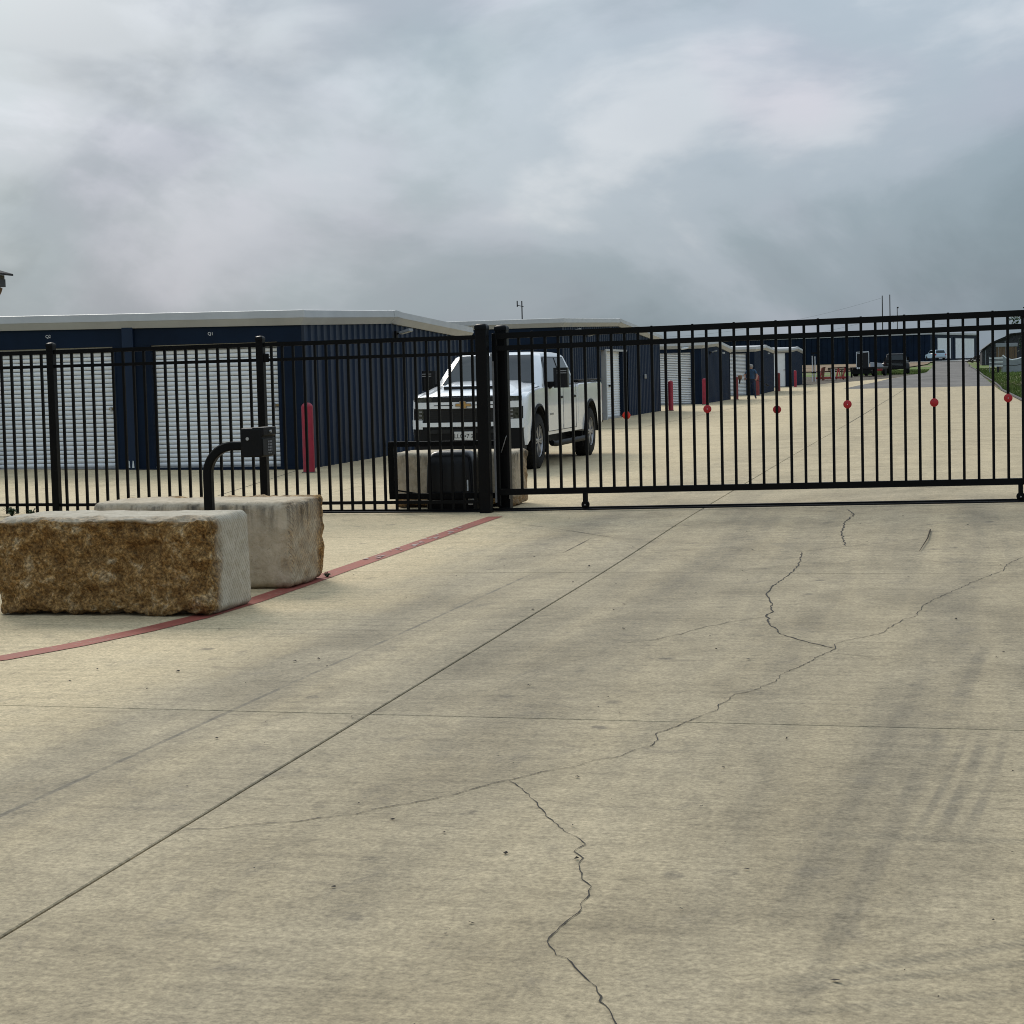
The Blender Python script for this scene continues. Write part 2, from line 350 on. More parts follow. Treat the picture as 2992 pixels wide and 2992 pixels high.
def ground_material():
    m = bpy.data.materials.new('grass and earth'); m.use_nodes = True; n = m.node_tree.nodes; l = m.node_tree.links
    b = n['Principled BSDF']; geo = n.new('ShaderNodeNewGeometry'); P = geo.outputs['Position']
    a = noisen(n, l, P, .07, 5, .6, .4); f = noisen(n, l, P, 2.5, 6, .7)
    g = ramp(n, l, f, [(.3, (.075, .115, .028)), (.6, (.15, .21, .055)), (.8, (.22, .24, .085))], 'LINEAR')
    e = ramp(n, l, f, [(.3, (.16, .125, .08)), (.7, (.30, .25, .17))], 'LINEAR')
    c = mixc(n, l, ramp(n, l, a, [(.5, (0,) * 3), (.58, (1,) * 3)]), g, e)
    l.new(c, b.inputs['Base Color']); b.inputs['Roughness'].default_value = .95; b.inputs['Specular IOR Level'].default_value = .2
    bp = n.new('ShaderNodeBump'); bp.inputs['Distance'].default_value = .06; l.new(noisen(n, l, P, 9, 5, .7), bp.inputs['Height']); l.new(bp.outputs[0], b.inputs['Normal'])
    return m
groundm = ground_material()

# ------------------------------------------------------------------ the ground
def sheet(name, xs, ys, dz, mat, zf=zg):
    v = [(x, y, zf(x, y) + dz) for y in ys for x in xs]; nx = len(xs)
    f = [(j * nx + i, j * nx + i + 1, (j + 1) * nx + i + 1, (j + 1) * nx + i) for j in range(len(ys) - 1) for i in range(nx - 1)]
    return MB().add(v, f).build(name, mat, fix=False)
def lin(a, b, n): return [a + (b - a) * i / n for i in range(n + 1)]
gx = [-2500, -600, -200, -90, -60, -40, -25, -18, -12, -8, -5.2, -2, 0, 2, 3.8, 6, 9, 14, 25, 50, 120, 500, 2500]
gy = [-600, -100, -30, -10, 0, 5, 8, 12, 14, 16, 18, 22, 28, 36, 44, 52, 70, 85] + lin(92, 340, 50) + [500, 900, 2000, 5000]
tag(sheet('ground', gx, gy, -.10, groundm), kind='structure')

XJ = [-18.2, -12.95, -7.7, -2.45, 2.8, 8.05]; YJ = [-8.7, -3.45, 1.8, 7.05, 12.3, 17.55, 22.8, 28.05, 33.3, 38.55, 43.8]
bed = sheet('concrete_drive', lin(-18.2, 8.05, 20), lin(-8.7, 43.8, 50), -.045, jointm); tag(bed, kind='structure')
def slab(x0, x1, y0, y1):
    gxw, gyw = .0052, .0040
    x0 += gxw; x1 -= gxw; y0 += gyw; y1 -= gyw; n = 8; e = .004
    xs = [x0, x0 + e] + lin(x0 + .3, x1 - .3, n) + [x1 - e, x1]; ys = [y0, y0 + e] + lin(y0 + .3, y1 - .3, n) + [y1 - e, y1]
    nx = len(xs); v = []; f = []
    for j, y in enumerate(ys):
        for i, x in enumerate(xs):
            edge = i in (0, nx - 1) or j in (0, len(ys) - 1)
            v.append((x, y, zg(x, y) - (.0035 if edge else 0)))
    f = [(j * nx + i, j * nx + i + 1, (j + 1) * nx + i + 1, (j + 1) * nx + i) for j in range(len(ys) - 1) for i in range(nx - 1)]
    ring = [i for i in range(nx)] + [j * nx + nx - 1 for j in range(1, len(ys))] + [(len(ys) - 1) * nx + i for i in range(nx - 2, -1, -1)] + [j * nx for j in range(len(ys) - 2, 0, -1)]
    b0 = len(v); v += [(v[k][0], v[k][1], v[k][2] - .06) for k in ring]; m_ = len(ring)
    f += [(ring[(k + 1) % m_], ring[k], b0 + k, b0 + (k + 1) % m_) for k in range(m_)]
    MB().add(v, f).build('slab', concrete, bed, fix=False)
for j in range(len(YJ) - 1):
    for i in range(len(XJ) - 1):
        if j >= 6 and i == 4: continue
        slab(XJ[i], XJ[i + 1], YJ[j], YJ[j + 1])
# yard beyond the jointed slabs: one long apron up to the asphalt, with a slanting far edge
def apron():
    mb = MB(); prevy = None
    def xr(y):
        pts = [(43.8, 2.65), (105.8, 2.65), (105.81, -6.16), (114, -5.77), (126.2, -4.94), (138.5, -4.37), (143.3, -3.6)]
        for (a, xa), (b, xb) in zip(pts, pts[1:]):
            if a <= y <= b: return xa + (xb - xa) * (y - a) / (b - a)
        return pts[-1][1]
    def xl(y):
        pts = [(43.8, -60), (120.4, -60), (120.5, -10.0), (124.9, -8.0), (132.7, -6.2), (143.3, -3.62)]
        for (a, xa), (b, xb) in zip(pts, pts[1:]):
            if a <= y <= b: return xa + (xb - xa) * (y - a) / (b - a)
        return pts[-1][1]
    ys = lin(43.81, 105.79, 40) + [105.82] + lin(107, 120.39, 8) + [120.51] + lin(122, 143.2, 10)
    for a, b in zip(ys, ys[1:]):
        n = 8
        for k in range(n):
            q = []
            for (y, s) in ((a, k), (a, k + 1), (b, k + 1), (b, k)):
                x = xl(y) + (xr(y) - xl(y)) * s / n; q.append((x, y, zg(x, y) - .004))
            mb.add(q, [(0, 1, 2, 3)])
    return mb.build('concrete_apron', concrete_material('far concrete', False), fix=False)
tag(apron(), kind='structure')
# joints of the apron too far off to open: thin filler ribbons
def ribbon(name, pts, w, mat, parent=None, dz=.003, jitter=0.0, taper=True, zf=zg, sub=1):
    P = [Vector((p[0], p[1])) for p in pts]; Q = []
    for a, b in zip(P, P[1:]):
        n = max(1, int((b - a).length / sub)) if sub else 1
        for k in range(n):
            q = a.lerp(b, k / n)
            if jitter and k: d = (b - a).normalized(); q += Vector((-d.y, d.x)) * (random.uniform(-jitter, jitter) * .5 + 1.9 * jitter * noise.noise(Vector((q.x * 8, q.y * 8, 2))))
            Q.append(q)
    Q.append(P[-1]); v = []; f = []
    for i, q in enumerate(Q):
        d = (Q[min(i + 1, len(Q) - 1)] - Q[max(i - 1, 0)]).normalized(); nn = Vector((-d.y, d.x))
        ww = w * (random.uniform(.3, 1.25) if jitter else 1) / 2
        if taper and i in (0, len(Q) - 1): ww *= .15
        for s in (-1, 1): t = q + nn * ww * s; v.append((t.x, t.y, zf(t.x, t.y) + dz))
    f = [(2 * i, 2 * i + 2, 2 * i + 3, 2 * i + 1) for i in range(len(Q) - 1)]
    return MB().add(v, f).build(name, mat, parent, fix=False)
apr = bpy.data.objects['concrete_apron']
for y in lin(49.05, 101.55, 10): ribbon('joint', [(-40, y), (2.6, y)], .012, jointm, apr, taper=False, sub=4)
for x in (-23.45, -18.2, -12.95, -7.7, -2.45): ribbon('joint', [(x, 43.9), (x, 105.6)], .014, jointm, apr, taper=False, sub=4)
# shallow saw cuts and faint pour lines in the slabs
sawm = pmat('saw cut shade', (.13, .115, .09), .95, 0, .25, 3)
for y in (9.42, 14.95, 20.2): ribbon('saw_cut', [(-7.6, y), (-2.5, y)], .0035, sawm, bed, taper=False, sub=.5)
for y in (14.98, 20.2): ribbon('saw_cut', [(-2.4, y), (2.7, y)], .0035, sawm, bed, taper=False, sub=.5)
ribbon('saw_cut', [(-9.07, 20.51), (-10.14, 26.0)], .012, jointm, bed, taper=False)
ribbon('saw_cut', [(-4.393, 16.523), (-3.622, 15.718), (-2.77, 14.67)], .008, crackm, bed, jitter=.002, sub=.2)
ribbon('saw_cut', [(-3.017, 14.722), (-3.026, 13.57)], .008, crackm, bed, jitter=.002, sub=.2)
CR = [
 [(-2.44,5.13),(-2.306,5.163),(-2.222,5.23),(-2.126,5.268),(-2.041,5.34),(-1.932,5.401),(-1.886,5.487),(-1.797,5.565),(-1.728,5.65),(-1.649,5.777),(-1.547,5.943),(-1.491,6.025),(-1.427,6.115),(-1.361,6.176),(-1.315,6.27),(-1.231,6.362),(-1.197,6.448),(-1.127,6.619),(-1.129,6.714),(-1.15,6.792),(-1.103,6.925),(-1.047,7.105),(-.982,7.276),(-.967,7.467),(-.942,7.649),(-.837,7.84),(-.789,8.078),(-.767,8.271),(-.709,8.452),(-.647,8.734),(-.574,9.007),(-.592,9.145),(-.551,9.244),(-.378,9.504),(-.312,9.768),(-.265,10.044),(-.182,10.255),(-.163,10.618),(-.1,10.929),(.037,11.43),(.186,11.961),(.366,12.488),(.396,12.837),(.536,13.303),(.8,14.2)],
 [(-1.543,5.944),(-1.42,5.752),(-1.28,5.447),(-1.208,5.324),(-1.126,5.209),(-1.098,5.158),(-1.118,5.074),(-1.075,5.008),(-1.065,4.91),(-1.034,4.793),(-.993,4.73),(-.983,4.648),(-.99,4.561),(-.979,4.527),(-.995,4.42),(-1.01,4.242),(-.966,4.147),(-.902,4.07),(-.861,4.001),(-.813,3.909),(-.796,3.851),(-.745,3.751),(-.719,3.692),(-.675,3.548),(-.6,3.2)],
 [(-.574,9.007),(-.724,9.181),(-.908,9.492),(-.995,9.825),(-1.05,10.22),(-1.021,10.342),(-1.096,10.847),(-1.151,11.188),(-1.147,11.554),(-1.086,12.361),(-1.073,12.806),(-1.115,13.585)],
 [(-.803,14.01),(-.883,14.818),(-.914,15.8),(-.871,16.6),(-.96,17.2)],
 [(-1.718,9.077),(-1.568,9.187),(-1.462,9.396),(-1.37,9.634),(-1.338,9.723),(-1.214,9.92),(-1.044,10.127)],
 [(-.6,8.87),(-.47,8.794),(-.281,8.743)],
 [(-1.191,13.584),(-.801,13.967),(-.239,14.456)]]
CW = [.0046, .0040, .010, .012, .005, .004, .006]
for c, w in zip(CR, CW): ribbon('crack', c, w, crackm, bed, dz=.0025, jitter=.009, sub=.028)
# red painted kerb-line stripe
def stripe_mat():
    m = pmat('worn red paint', (.31, .085, .058), .75, 0, .1, 3, 0, 60, .3); n = m.node_tree.nodes; l = m.node_tree.links; b = n['Principled BSDF']
    geo = n.new('ShaderNodeNewGeometry'); f = noisen(n, l, geo.outputs['Position'], 26, 5, .7); g = noisen(n, l, geo.outputs['Position'], 1.6, 4, .6)
    w = mathn(n, l, 'MULTIPLY', ramp(n, l, f, [(.53, (0,) * 3), (.68, (1,) * 3)]), ramp(n, l, g, [(.45, (.15,) * 3), (.62, (.75,) * 3)]))
    old = b.inputs['Base Color'].links[0].from_socket
    c = mixc(n, l, w, old, (.30, .24, .18)); l.new(c, b.inputs['Base Color']); return m
redline = stripe_mat()
cl = [(-6.9, 6.55), (-6.3, 6.9), (-5.75, 7.35), (-5.3, 7.83), (-4.95, 8.27), (-4.765, 8.75), (-4.62, 9.3), (-4.52, 9.85), (-4.475, 10.6), (-4.475, 11.6), (-4.49, 12.4), (-4.495, 17.05)]
st = ribbon('red_stripe', cl, .155, redline, None, dz=.0035, taper=False, sub=.35); tag(st, 'worn red paint stripe curving across the concrete past the stone blocks', 'paint stripe')
# scuffed white stencil remains on the stripe
mbs = MB()
for k in range(26):
    y = random.uniform(13.1, 16.0); x = -4.49 + random.uniform(-.055, .055); a = random.uniform(.02, .06); bq = random.uniform(.008, .02)
    mbs.add([(x - bq, y - a, .0075), (x + bq, y - a * .7, .0075), (x + bq * .8, y + a, .0075), (x - bq * .9, y + a * .8, .0075)], [(0, 1, 2, 3)])
for o_ in (mbs.build('worn_white_marking', pmat('worn white paint', (.42, .30, .27), .8, 0, .2, 20), st, fix=False),): o_.data.update()
for v_ in st.children[0].data.vertices: v_.co.z += zg(v_.co.x, v_.co.y)
st.children[0]['kind'] = 'stuff'

# asphalt road, dirt yard
def strip_poly(name, left, right, mat, dz, n=6, step=6):
    ys = lin(left[0][1], left[-1][1], int((left[-1][1] - left[0][1]) / step))
    def at(pl, y):
        for (xa, a), (xb, b) in zip(pl, pl[1:]):
            if a <= y <= b: return xa + (xb - xa) * (y - a) / (b - a)
        return pl[-1][0]
    mb = MB()
    for a, b in zip(ys, ys[1:]):
        for k in range(n):
            q = []
            for (y, s) in ((a, k), (a, k + 1), (b, k + 1), (b, k)):
                x = at(left, y) + (at(right, y) - at(left, y)) * s / n; q.append((x, y, zg(x, y) + dz))
            mb.add(q, [(0, 1, 2, 3)])
    return tag(mb.build(name, mat, fix=False), kind='structure')
strip_poly('asphalt_road', [(-6.16, 105.8), (-5.77, 114), (-4.94, 126.2), (-4.37, 138.5), (-3.1, 152.4), (-1.9, 165), (-1.7, 200), (-1.9, 262)],
           [(2.65, 105.8), (2.65, 180), (2.6, 262)], asphalt, -.006)
strip_poly('dirt_yard', [(-60, 120.5), (-60, 158)], [(-10.0, 120.5), (-8.0, 124.9), (-6.2, 132.7), (-4.2, 143.3), (-3.0, 152.4), (-2.5, 158)], dirtm, -.03)
strip_poly('earth_bank', [(-60, 190), (-60, 262)], [(-6.0, 190), (-2.6, 235), (-2.4, 262)], earth, .02)
strip_poly('building_apron', [(-5.5, 262), (-5.5, 330)], [(8, 262), (8, 330)], pmat('pale far concrete', (.36, .34, .30), .9, 0, .1, .5), .05)

# ------------------------------------------------------------------ storage buildings
def corrugated(y0, y1, topf, x, zb, parent, mat, sheetw=.915, name='wall_panel', skip=None, joined=False):
    """ribbed steel sheets standing in the plane X = x (facing +X), one object per sheet"""
    ys = []; y = y0
    while y < y1 - .05: ys.append((y, min(y + sheetw, y1))); y += sheetw
    big = MB()
    for (a, b) in ys:
        cols = []; p = sheetw / 3; k = 0
        while a + k * p < b - 1e-6:
            c = a + k * p
            for off, d in ((.0, 0), (.10, 0), (.125, .03), (.175, .03), (.20, 0)): 
                if c + off < b: cols.append((c + off, d))
            k += 1
        cols.append((b, 0))
        if skip:
            pieces = [(zb, None)] if not (a < skip[1] - .01 and b > skip[0] + .01) else [(skip[2], None)]
        else: pieces = [(zb, None)]
        for z0, _ in pieces:
            v = []; f = []
            for (yy, d) in cols: v += [(x + d, yy, z0 if z0 != zb else zg(x, yy) - .02), (x + d, yy, topf(yy))]
            f = [(2 * i, 2 * i + 2, 2 * i + 3, 2 * i + 1) for i in range(len(cols) - 1)]
            if joined: big.add(v, f)
            else: MB().add(v, f).build(name, mat, parent, fix=False)
    if joined: big.build(name, mat, parent, fix=False)
GUT = [(0, -.235), (.05, -.235), (.135, -.125), (.145, -.118), (.125, 0), (0, .012)]
def fascia_x(x0, x1, y, z, parent, h=1.0, rise=0.0):   # runs along X, faces -Y
    for a, b in ((x0, -16.2), (-16.197, x1)):
        MB().loft([[(x, y - o * h, z + d * h + rise * (x1 - x)) for o, d in GUT] for x in (a, b)]).build('fascia', trim, parent)
def fascia_slope(x, pa, pb, parent, h=1.0):   # runs in Y with slope, faces +X
    (ya, za), (yb, zb) = pa, pb
    r1 = [(x + o * h, ya, za + d * h) for o, d in GUT]; r2 = [(x + o * h, yb, zb + d * h) for o, d in GUT]
    MB().loft([r1, r2]).build('fascia', trim, parent)
def slat_mesh(w, h):
    pr = [(.022, .000), (.004, .002), (-.010, .012), (-.015, h * .5), (-.010, h - .014), (.004, h - .009), (.022, h - .007)]
    mb = MB(); v = [(sx, y, z) for y, z in pr for sx in (0, w)]
    mb.add(v, [(2 * i, 2 * i + 1, 2 * i + 3, 2 * i + 2) for i in range(len(pr) - 1)])
    return mb.mesh('slat', doorw, smooth=60, fix=False)
def building(label, group, xc, y0, yr, y1, ze, zr, zr2, xl, sheets_joined=False, skip=None, h=1.0, rise=0.0):
    zb = zg(xc, y0)
    b = empty('storage_building', (0, 0, 0), label, 'building', group)
    wt = lambda yy: (ze + (zr - ze) * (yy - y0) / (yr - y0) if yy < yr else zr + (zr2 - zr) * (yy - yr) / (y1 - yr)) - .2 * h
    corrugated(y0, y1, wt, xc, zb, b, navy, joined=sheets_joined, skip=skip)
    # corner trim
    MB().box(xc - .09, xc + .034, y0 - .012, y0 + .11, zb - .02, wt(y0) + .05).build('corner_trim', navy_flat, b)
    MB().box(xc - .09, xc + .036, y1 - .10, y1 + .012, zg(xc, y1) - .02, wt(y1) + .05).build('corner_trim', navy_flat, b)
    # back wall and core so nothing is hollow
    MB().box(xl, xc - .10, y1 - .1, y1, zb - .05, zr2 - .2 * h).build('back_wall', navy_flat, b)
    fascia_x(xl, xc + .0, y0, ze, b, h, rise)
    # mitred corner piece
    MB().loft([[(xc + 0.001, y0 - o * h, ze + d * h) for o, d in GUT], [(xc + o * h + .001, y0 - o * h, ze + d * h) for o, d in GUT], [(xc + o * h + .001, y0 + .001, ze + d * h) for o, d in GUT]]).build('fascia_corner', trim, b)
    fascia_slope(xc, (y0 + .002, ze), (yr - .12, ze + (zr - ze) * (yr - .12 - y0) / (yr - y0)), b, h)
    MB().loft([[(xc + o * h * 1.04 + .002, yy, zz + d * h * 1.02 + .004) for o, d in GUT] for yy, zz in ((yr - .13, zr - .004), (yr, zr + .008), (yr + .32, zr - .012))]).build('ridge_cap', trim, b)
    fascia_slope(xc, (yr + .3, zr - .3 * (zr - zr2) / (y1 - yr)), (y1 + .12, zr2), b, h)
    rf = MB(); rf.add([(xl, y0, ze + rise * (xc - xl)), (xc, y0, ze), (xc, yr, zr), (xl, yr, zr + rise * (xc - xl)), (xc, y1 + .1, zr2), (xl, y1 + .1, zr2)], [(0, 1, 2, 3), (3, 2, 4, 5)])
    rf.build('roof', roofm, b, fix=False)
    return b, wt
def front_wall(b, xl, xc, y, zb, ztop, doors, dh, hood=.085, pitch=.0737, slats=True, plain=False, depth=.10):
    """navy front wall with door openings: list of (x0,x1)"""
    xs = sorted(doors); edges = [xl] + [e for d in xs for e in d] + [xc - .095]
    for i in range(0, len(edges), 2):
        if edges[i + 1] - edges[i] > .02:
            MB().box(edges[i], edges[i + 1], y, y + .1, zb - .03, zb + dh).build('front_pier', navy_flat, b)
    MB().box(xl, xc - .092, y - .004, y + .1, zb + dh, ztop).build('header', navy_flat, b)
    for (x0, x1) in xs:
        d = bpy.data.objects.new('roll_up_door', None); COL.objects.link(d); d.parent = b
        MB().box(x0, x0 + .05, y - .008, y + .09, zb - .01, zb + dh - .002).build('jamb', navy_flat, d)
        MB().box(x1 - .05, x1, y - .008, y + .09, zb - .01, zb + dh - .002).build('jamb', navy_flat, d)
        w = x1 - x0 - .10; n = int((dh - hood - .05) / pitch)
        if hood: MB().box(x0 + .05, x1 - .05, y + .03, y + .09, zb + dh - hood, zb + dh - .003).build('door_hood', doorb, d)
        if plain: MB().box(x0 + .05, x1 - .05, y + .05, y + .09, zb + .04, zb + dh - hood).build('door_leaf', doorw, d)
        elif slats:
            p = (dh - hood - .05) / n; me = slat_mesh(w, p)
            for k in range(n): link('slat', me, d, loc=(x0 + .05, y + depth - .02, zb + .05 + k * p))
        else:
            mb = MB(); p = (dh - hood - .05) / n
            for k in range(n):
                z0 = zb + .05 + k * p
                pr = [(.03, .0), (-.012, p * .15), (-.018, p * .5), (-.012, p * .72), (.03, p * .86)]
                mb.add([(sx, y + .08 + a, z0 + c) for a, c in pr for sx in (x0 + .05, x1 - .05)], [(2 * i, 2 * i + 1, 2 * i + 3, 2 * i + 2) for i in range(4)])
            mb.build('slat_curtain', doorw, d, fix=False)['kind'] = 'stuff'
        MB().box(x0 + .05, x1 - .05, y + .04, y + .10, zb + .0, zb + .05).build('bottom_bar', steelm if slats and not plain else greym, d)
        MB().box(x0 + .051, x1 - .051, y + .045, y + .095, zb - .012, zb + .0).build('bottom_seal', inkm, d)
        lx = x1 - .13; lz = zb + dh * .50
        la = MB().box(lx - .04, lx + .075, y + .035, y + .06, lz - .02, lz + .02).build('latch', brass, d, bevel=.004)
        MB().box(lx - .02, lx + .01, y + .02, y + .036, lz - .045, lz + .03).build('latch_bolt', steelm, la, bevel=.003)

GB = 'row of navy storage buildings along the yard'
XC = -10.15
# nearest building: units 1 and 2
bQ, wq = building('nearest navy storage building with doors marked Q1 and Q2', GB, XC, 26.4, 31.1, 36.4, 2.575, 2.70, 2.50, -30.0, rise=.0125)
zq = zg(-12, 26.4) + .01
front_wall(bQ, -30, XC, 26.4, zq, 2.50, [(-12.83, -10.50), (-15.80, -13.42), (-18.80, -16.45)], 2.06)
for (x, t, zq_) in ((-11.70, 'Q1', 2.245), (-14.64, 'Q2', 2.285)):
    me = text_mesh(t, .075, .0015); me.materials.append(letterw)
    o = link('unit_lettering', me, bQ); o.rotation_euler = (R(90), 0, 0); o.location = (x, 26.4 - .009, zq_)
# pilaster trim between the doors with its white foot
for x in (-13.13, -16.12):
    MB().box(x - .14, x + .06, 26.34, 26.395, zq - .02, 2.42).build('pilaster', navy, bQ, bevel=.008)
    for dx in (-.045, .03): MB().prism([(x - .04 + dx - .017, zq + .04), (x - .04 + dx + .017, zq + .04), (x - .04 + dx + .010, zq + .15), (x - .04 + dx - .004, zq + .16)], 26.325, 26.339, 'y').build('foot_reflector', letterw, bQ)
MB().box(-30, XC - .1, 26.37, 26.398, zq - .015, zq + .03).build('base_trim', navy_flat, bQ)
def flood(parent, y, z, s=1.0, x=XC):
    f = bpy.data.objects.new('flood_light', None); COL.objects.link(f); f.parent = parent; f.location = (x, y, z)
    MB().box(.03, .075, -.05 * s, .05 * s, -.09 * s, .06 * s).build('junction_box', black_trim, f, bevel=.008)
    MB().bar((.06, 0, .0), (.16, 0, .03), .03, .03).build('bracket', black_trim, f)
    MB().loft([[(.13, -.11 * s, .04), (.13, .11 * s, .04), (.15, .11 * s, .0), (.15, -.11 * s, .0)], [(.35, -.12 * s, .10), (.35, .12 * s, .10), (.36, .12 * s, .05), (.36, -.12 * s, .05)]]).build('lamp_head', greym, f, bevel=.006)
    MB().add([(.155, -.10 * s, -.003), (.155, .10 * s, -.003), (.357, .105 * s, .047), (.357, -.105 * s, .047)], [(0, 1, 2, 3)]).build('lens', letterw, f)
flood(bQ, 31.3, 2.27)

# second building, larger, with a roller door in its side wall
DP = (52.1, 55.6, 2.12)
bP, wp = building('second navy storage building behind the white pickup, with a mast on its roof', GB, XC, 46.0, 54.2, 62.4, 2.94, 3.13, 2.72, -40.0, skip=DP)
zp = zg(XC, 50)
front_wall(bP, -40, XC, 46.0, zp, 2.75, [(-19.0, -16.6), (-22.4, -20)], 2.3, slats=False)
sd = bpy.data.objects.new('roll_up_door', None); COL.objects.link(sd); sd.parent = bP
mb = MB(); n_ = 27; p_ = 2.05 / n_
for k in range(n_):
    z0 = zp + .05 + k * p_; pr = [(0, 0), (.014, p_ * .2), (.018, p_ * .5), (.014, p_ * .8), (0, p_)]
    mb.add([(XC - .09 + a, yy, z0 + c) for a, c in pr for yy in (DP[0] + .08, DP[1] - .7)], [(2 * i, 2 * i + 1, 2 * i + 3, 2 * i + 2) for i in range(4)])
mb.build('slat_curtain', doorw, sd, fix=False)['kind'] = 'stuff'
MB().box(XC - .12, XC + .045, DP[0] - .04, DP[0] + .08, zp - .02, zp + 2.1).build('jamb', trim, sd)
MB().box(XC - .12, XC + .045, DP[1] - .72, DP[1] + .0, zp - .02, zp + 2.1).build('jamb', navy_flat, sd)
MB().box(XC - .12, XC + .05, DP[0] - .04, DP[1] - .0, zp + 2.1, zp + 2.16).build('door_head', trim, sd)
MB().box(XC - .10, XC - .02, DP[0] + .1, DP[1] - .72, zp - .0, zp + .05).build('bottom_bar', steelm, sd)
MB().box(XC - .06, XC - .02, 53.0, 53.2, zp + 1.0, zp + 1.06).build('latch', inkm, sd)
flood(bP, 44.6 + 2.3, 2.58, 1.0)
flood(bP, 49.0, 2.5, 1.0); 
MB().box(XC + .034, XC + .09, 58.9, 59.1, zp + 1.2, zp + 1.35).build('door_knob_box', steelm, bP, bevel=.01)
mast = MB().tube([(-12.2, 50, 2.95), (-12.2, 50, 3.62)], .018, 8).bar((-12.34, 50, 3.5), (-12.15, 50, 3.45), .02, .02).bar((-12.34, 50, 3.45), (-12.34, 50, 3.63), .03, .02)
mast.build('antenna_mast', polem, bP)

def small_building(label, y0, yr, y1, ze, door, dh, plain=False):
    zb = zg(XC, y0)
    b, w = building(label, GB, XC, y0, yr, y1, zb + ze, zb + ze + .14, zg(XC, y1) + ze - .12, -45, sheets_joined=True, h=1.12)
    front_wall(b, -45, XC, y0, zb, zb + ze - .2, door, dh, slats=False, plain=plain, hood=.0)
    return b
bO = small_building('third navy storage building with a white slatted door beside two bollards', 73.35, 78.3, 83.3, 2.62, [(-13.0, -10.53)], 2.2)
flood(bO, 76, 2.2)
o = MB().loft([[(-10.95, 73.3, 2.31), (-10.62, 73.3, 2.36), (-10.62, 73.3, 2.44), (-10.95, 73.3, 2.42)], [(-10.92, 73.05, 2.31), (-10.64, 73.05, 2.36), (-10.64, 73.05, 2.42), (-10.92, 73.05, 2.40)]]).build('wall_lamp', letterw, bO, bevel=.02)
bN = small_building('fourth navy storage building, white slatted door behind the walking person', 94.3, 99.6, 105.0, 2.62, [(-12.9, -10.55)], 2.28)
bM = small_building('farthest navy storage building in the row with a plain white door', 116.6, 121.3, 126.0, 2.55, [(-12.6, -10.44)], 2.25, plain=True)
for b_, y_, zz in ((bN, 101.5, 2.3), (bO, 80.5, 2.2)): MB().box(XC + .03, XC + .12, y_, y_ + .12, zz - .03, zz + .05).build('wall_lamp', letterw, b_)

# ------------------------------------------------------------------ bollards
def bollard(x, y, label, mat, h=1.10, r=.092):
    t = empty('bollard', (x, y, zg(x, y)), label, 'bollard', 'red bollards along the storage buildings')
    prof = [(r, -.02), (r * 1.01, .0), (r * 1.01, .02), (r, .03), (r * .99, h - .075)] + [(r * math.cos(a) * .99, h - .075 + .075 * math.sin(a)) for a in lin(.15, R(90), 8)]
    MB().lathe(prof, n=28).build('sleeve', mat, t, smooth=50)
    MB().lathe([(r * 1.0, .0), (r * 1.28, .0), (r * 1.22, .012), (r * .95, .016)], n=28).build('base_collar', sawm, t)
bollard(-9.72, 25.5, 'tall red bollard in front of the corner of the nearest building', redp)
bollard(-9.72, 62.2, 'red bollard at the rear corner of the second building', redp)
bollard(-9.86, 72.2, 'red bollard beside the front corner of the third building', redp)
bollard(-9.74, 82.5, 'dark red bollard in front of the slatted door of the fourth building', redp2)
bollard(-9.84, 93.0, 'dark red bollard at the corner just right of the walking person', redp2)
bollard(-9.75, 104.0, 'dark red bollard in front of the plain white door', redp2)
bollard(-9.70, 115.0, 'farthest red bollard at the corner of the last building', redp)

# ------------------------------------------------------------------ fence
YF = 17.6
fence = empty('iron_fence', (-9, YF, 0), 'black iron picket fence with round-capped posts left of the gate', 'fence')
def F(o): o.location = (o.location.x + 9, o.location.y - YF, o.location.z); return o
zf0 = lambda x: zg(x, YF)
POSTS = [-12.24, -9.735, -7.225]
for x in POSTS:
    po = F(MB().box(x - .041, x + .041, YF - .041, YF + .041, zf0(x) - .03, 1.915).build('post', iron, fence, bevel=.004))
    cp = MB().loft([[(x - w, YF - w, z), (x + w, YF - w, z), (x + w, YF + w, z), (x - w, YF + w, z)] for w, z in ((.043, 1.895), (.043, 1.920), (.037, 1.932), (.022, 1.940), (.004, 1.943))]).build('post_cap', iron, po, smooth=60)
def rail(x0, x1, z0, z1, w=.03, h=.034, y=YF, parent=fence, fix=F):
    return fix(MB().bar((x0, y, z0), (x1, y, z1), w, h).build('rail', iron, parent))
spans = [(-12.24, -9.735), (-9.735, -7.225), (-7.225, -4.72)]
zt = lambda x: 1.835 + .004 * (x + 9.7)
for a, b_ in spans:
    rail(a + .031, b_ - .031, zt(a), zt(b_), .04, .046); rail(a + .031, b_ - .031, 1.675 + .002 * (a + 9.7), 1.675 + .002 * (b_ + 9.7)); rail(a + .031, b_ - .031, .118, .124)
pk = MB().box(-.013, .013, -.013, .013, .025, 1.84).mesh('picket', iron)
x = -12.16
allp = []
for a, b_ in spans:
    n = 20; step = (b_ - a) / n
    for k in range(1, n): allp.append(a + k * step)
for x in allp:
    o = link('picket', pk, fence, loc=(x + 9, 0, .004 * (x + 9.7)))
# brackets where the middle post carries the rail
for z in (1.70,):
    F(MB().box(-7.195, -7.13, YF - .03, YF + .02, z - .045, z + .05).build('rail_bracket', iron, fence, bevel=.012))

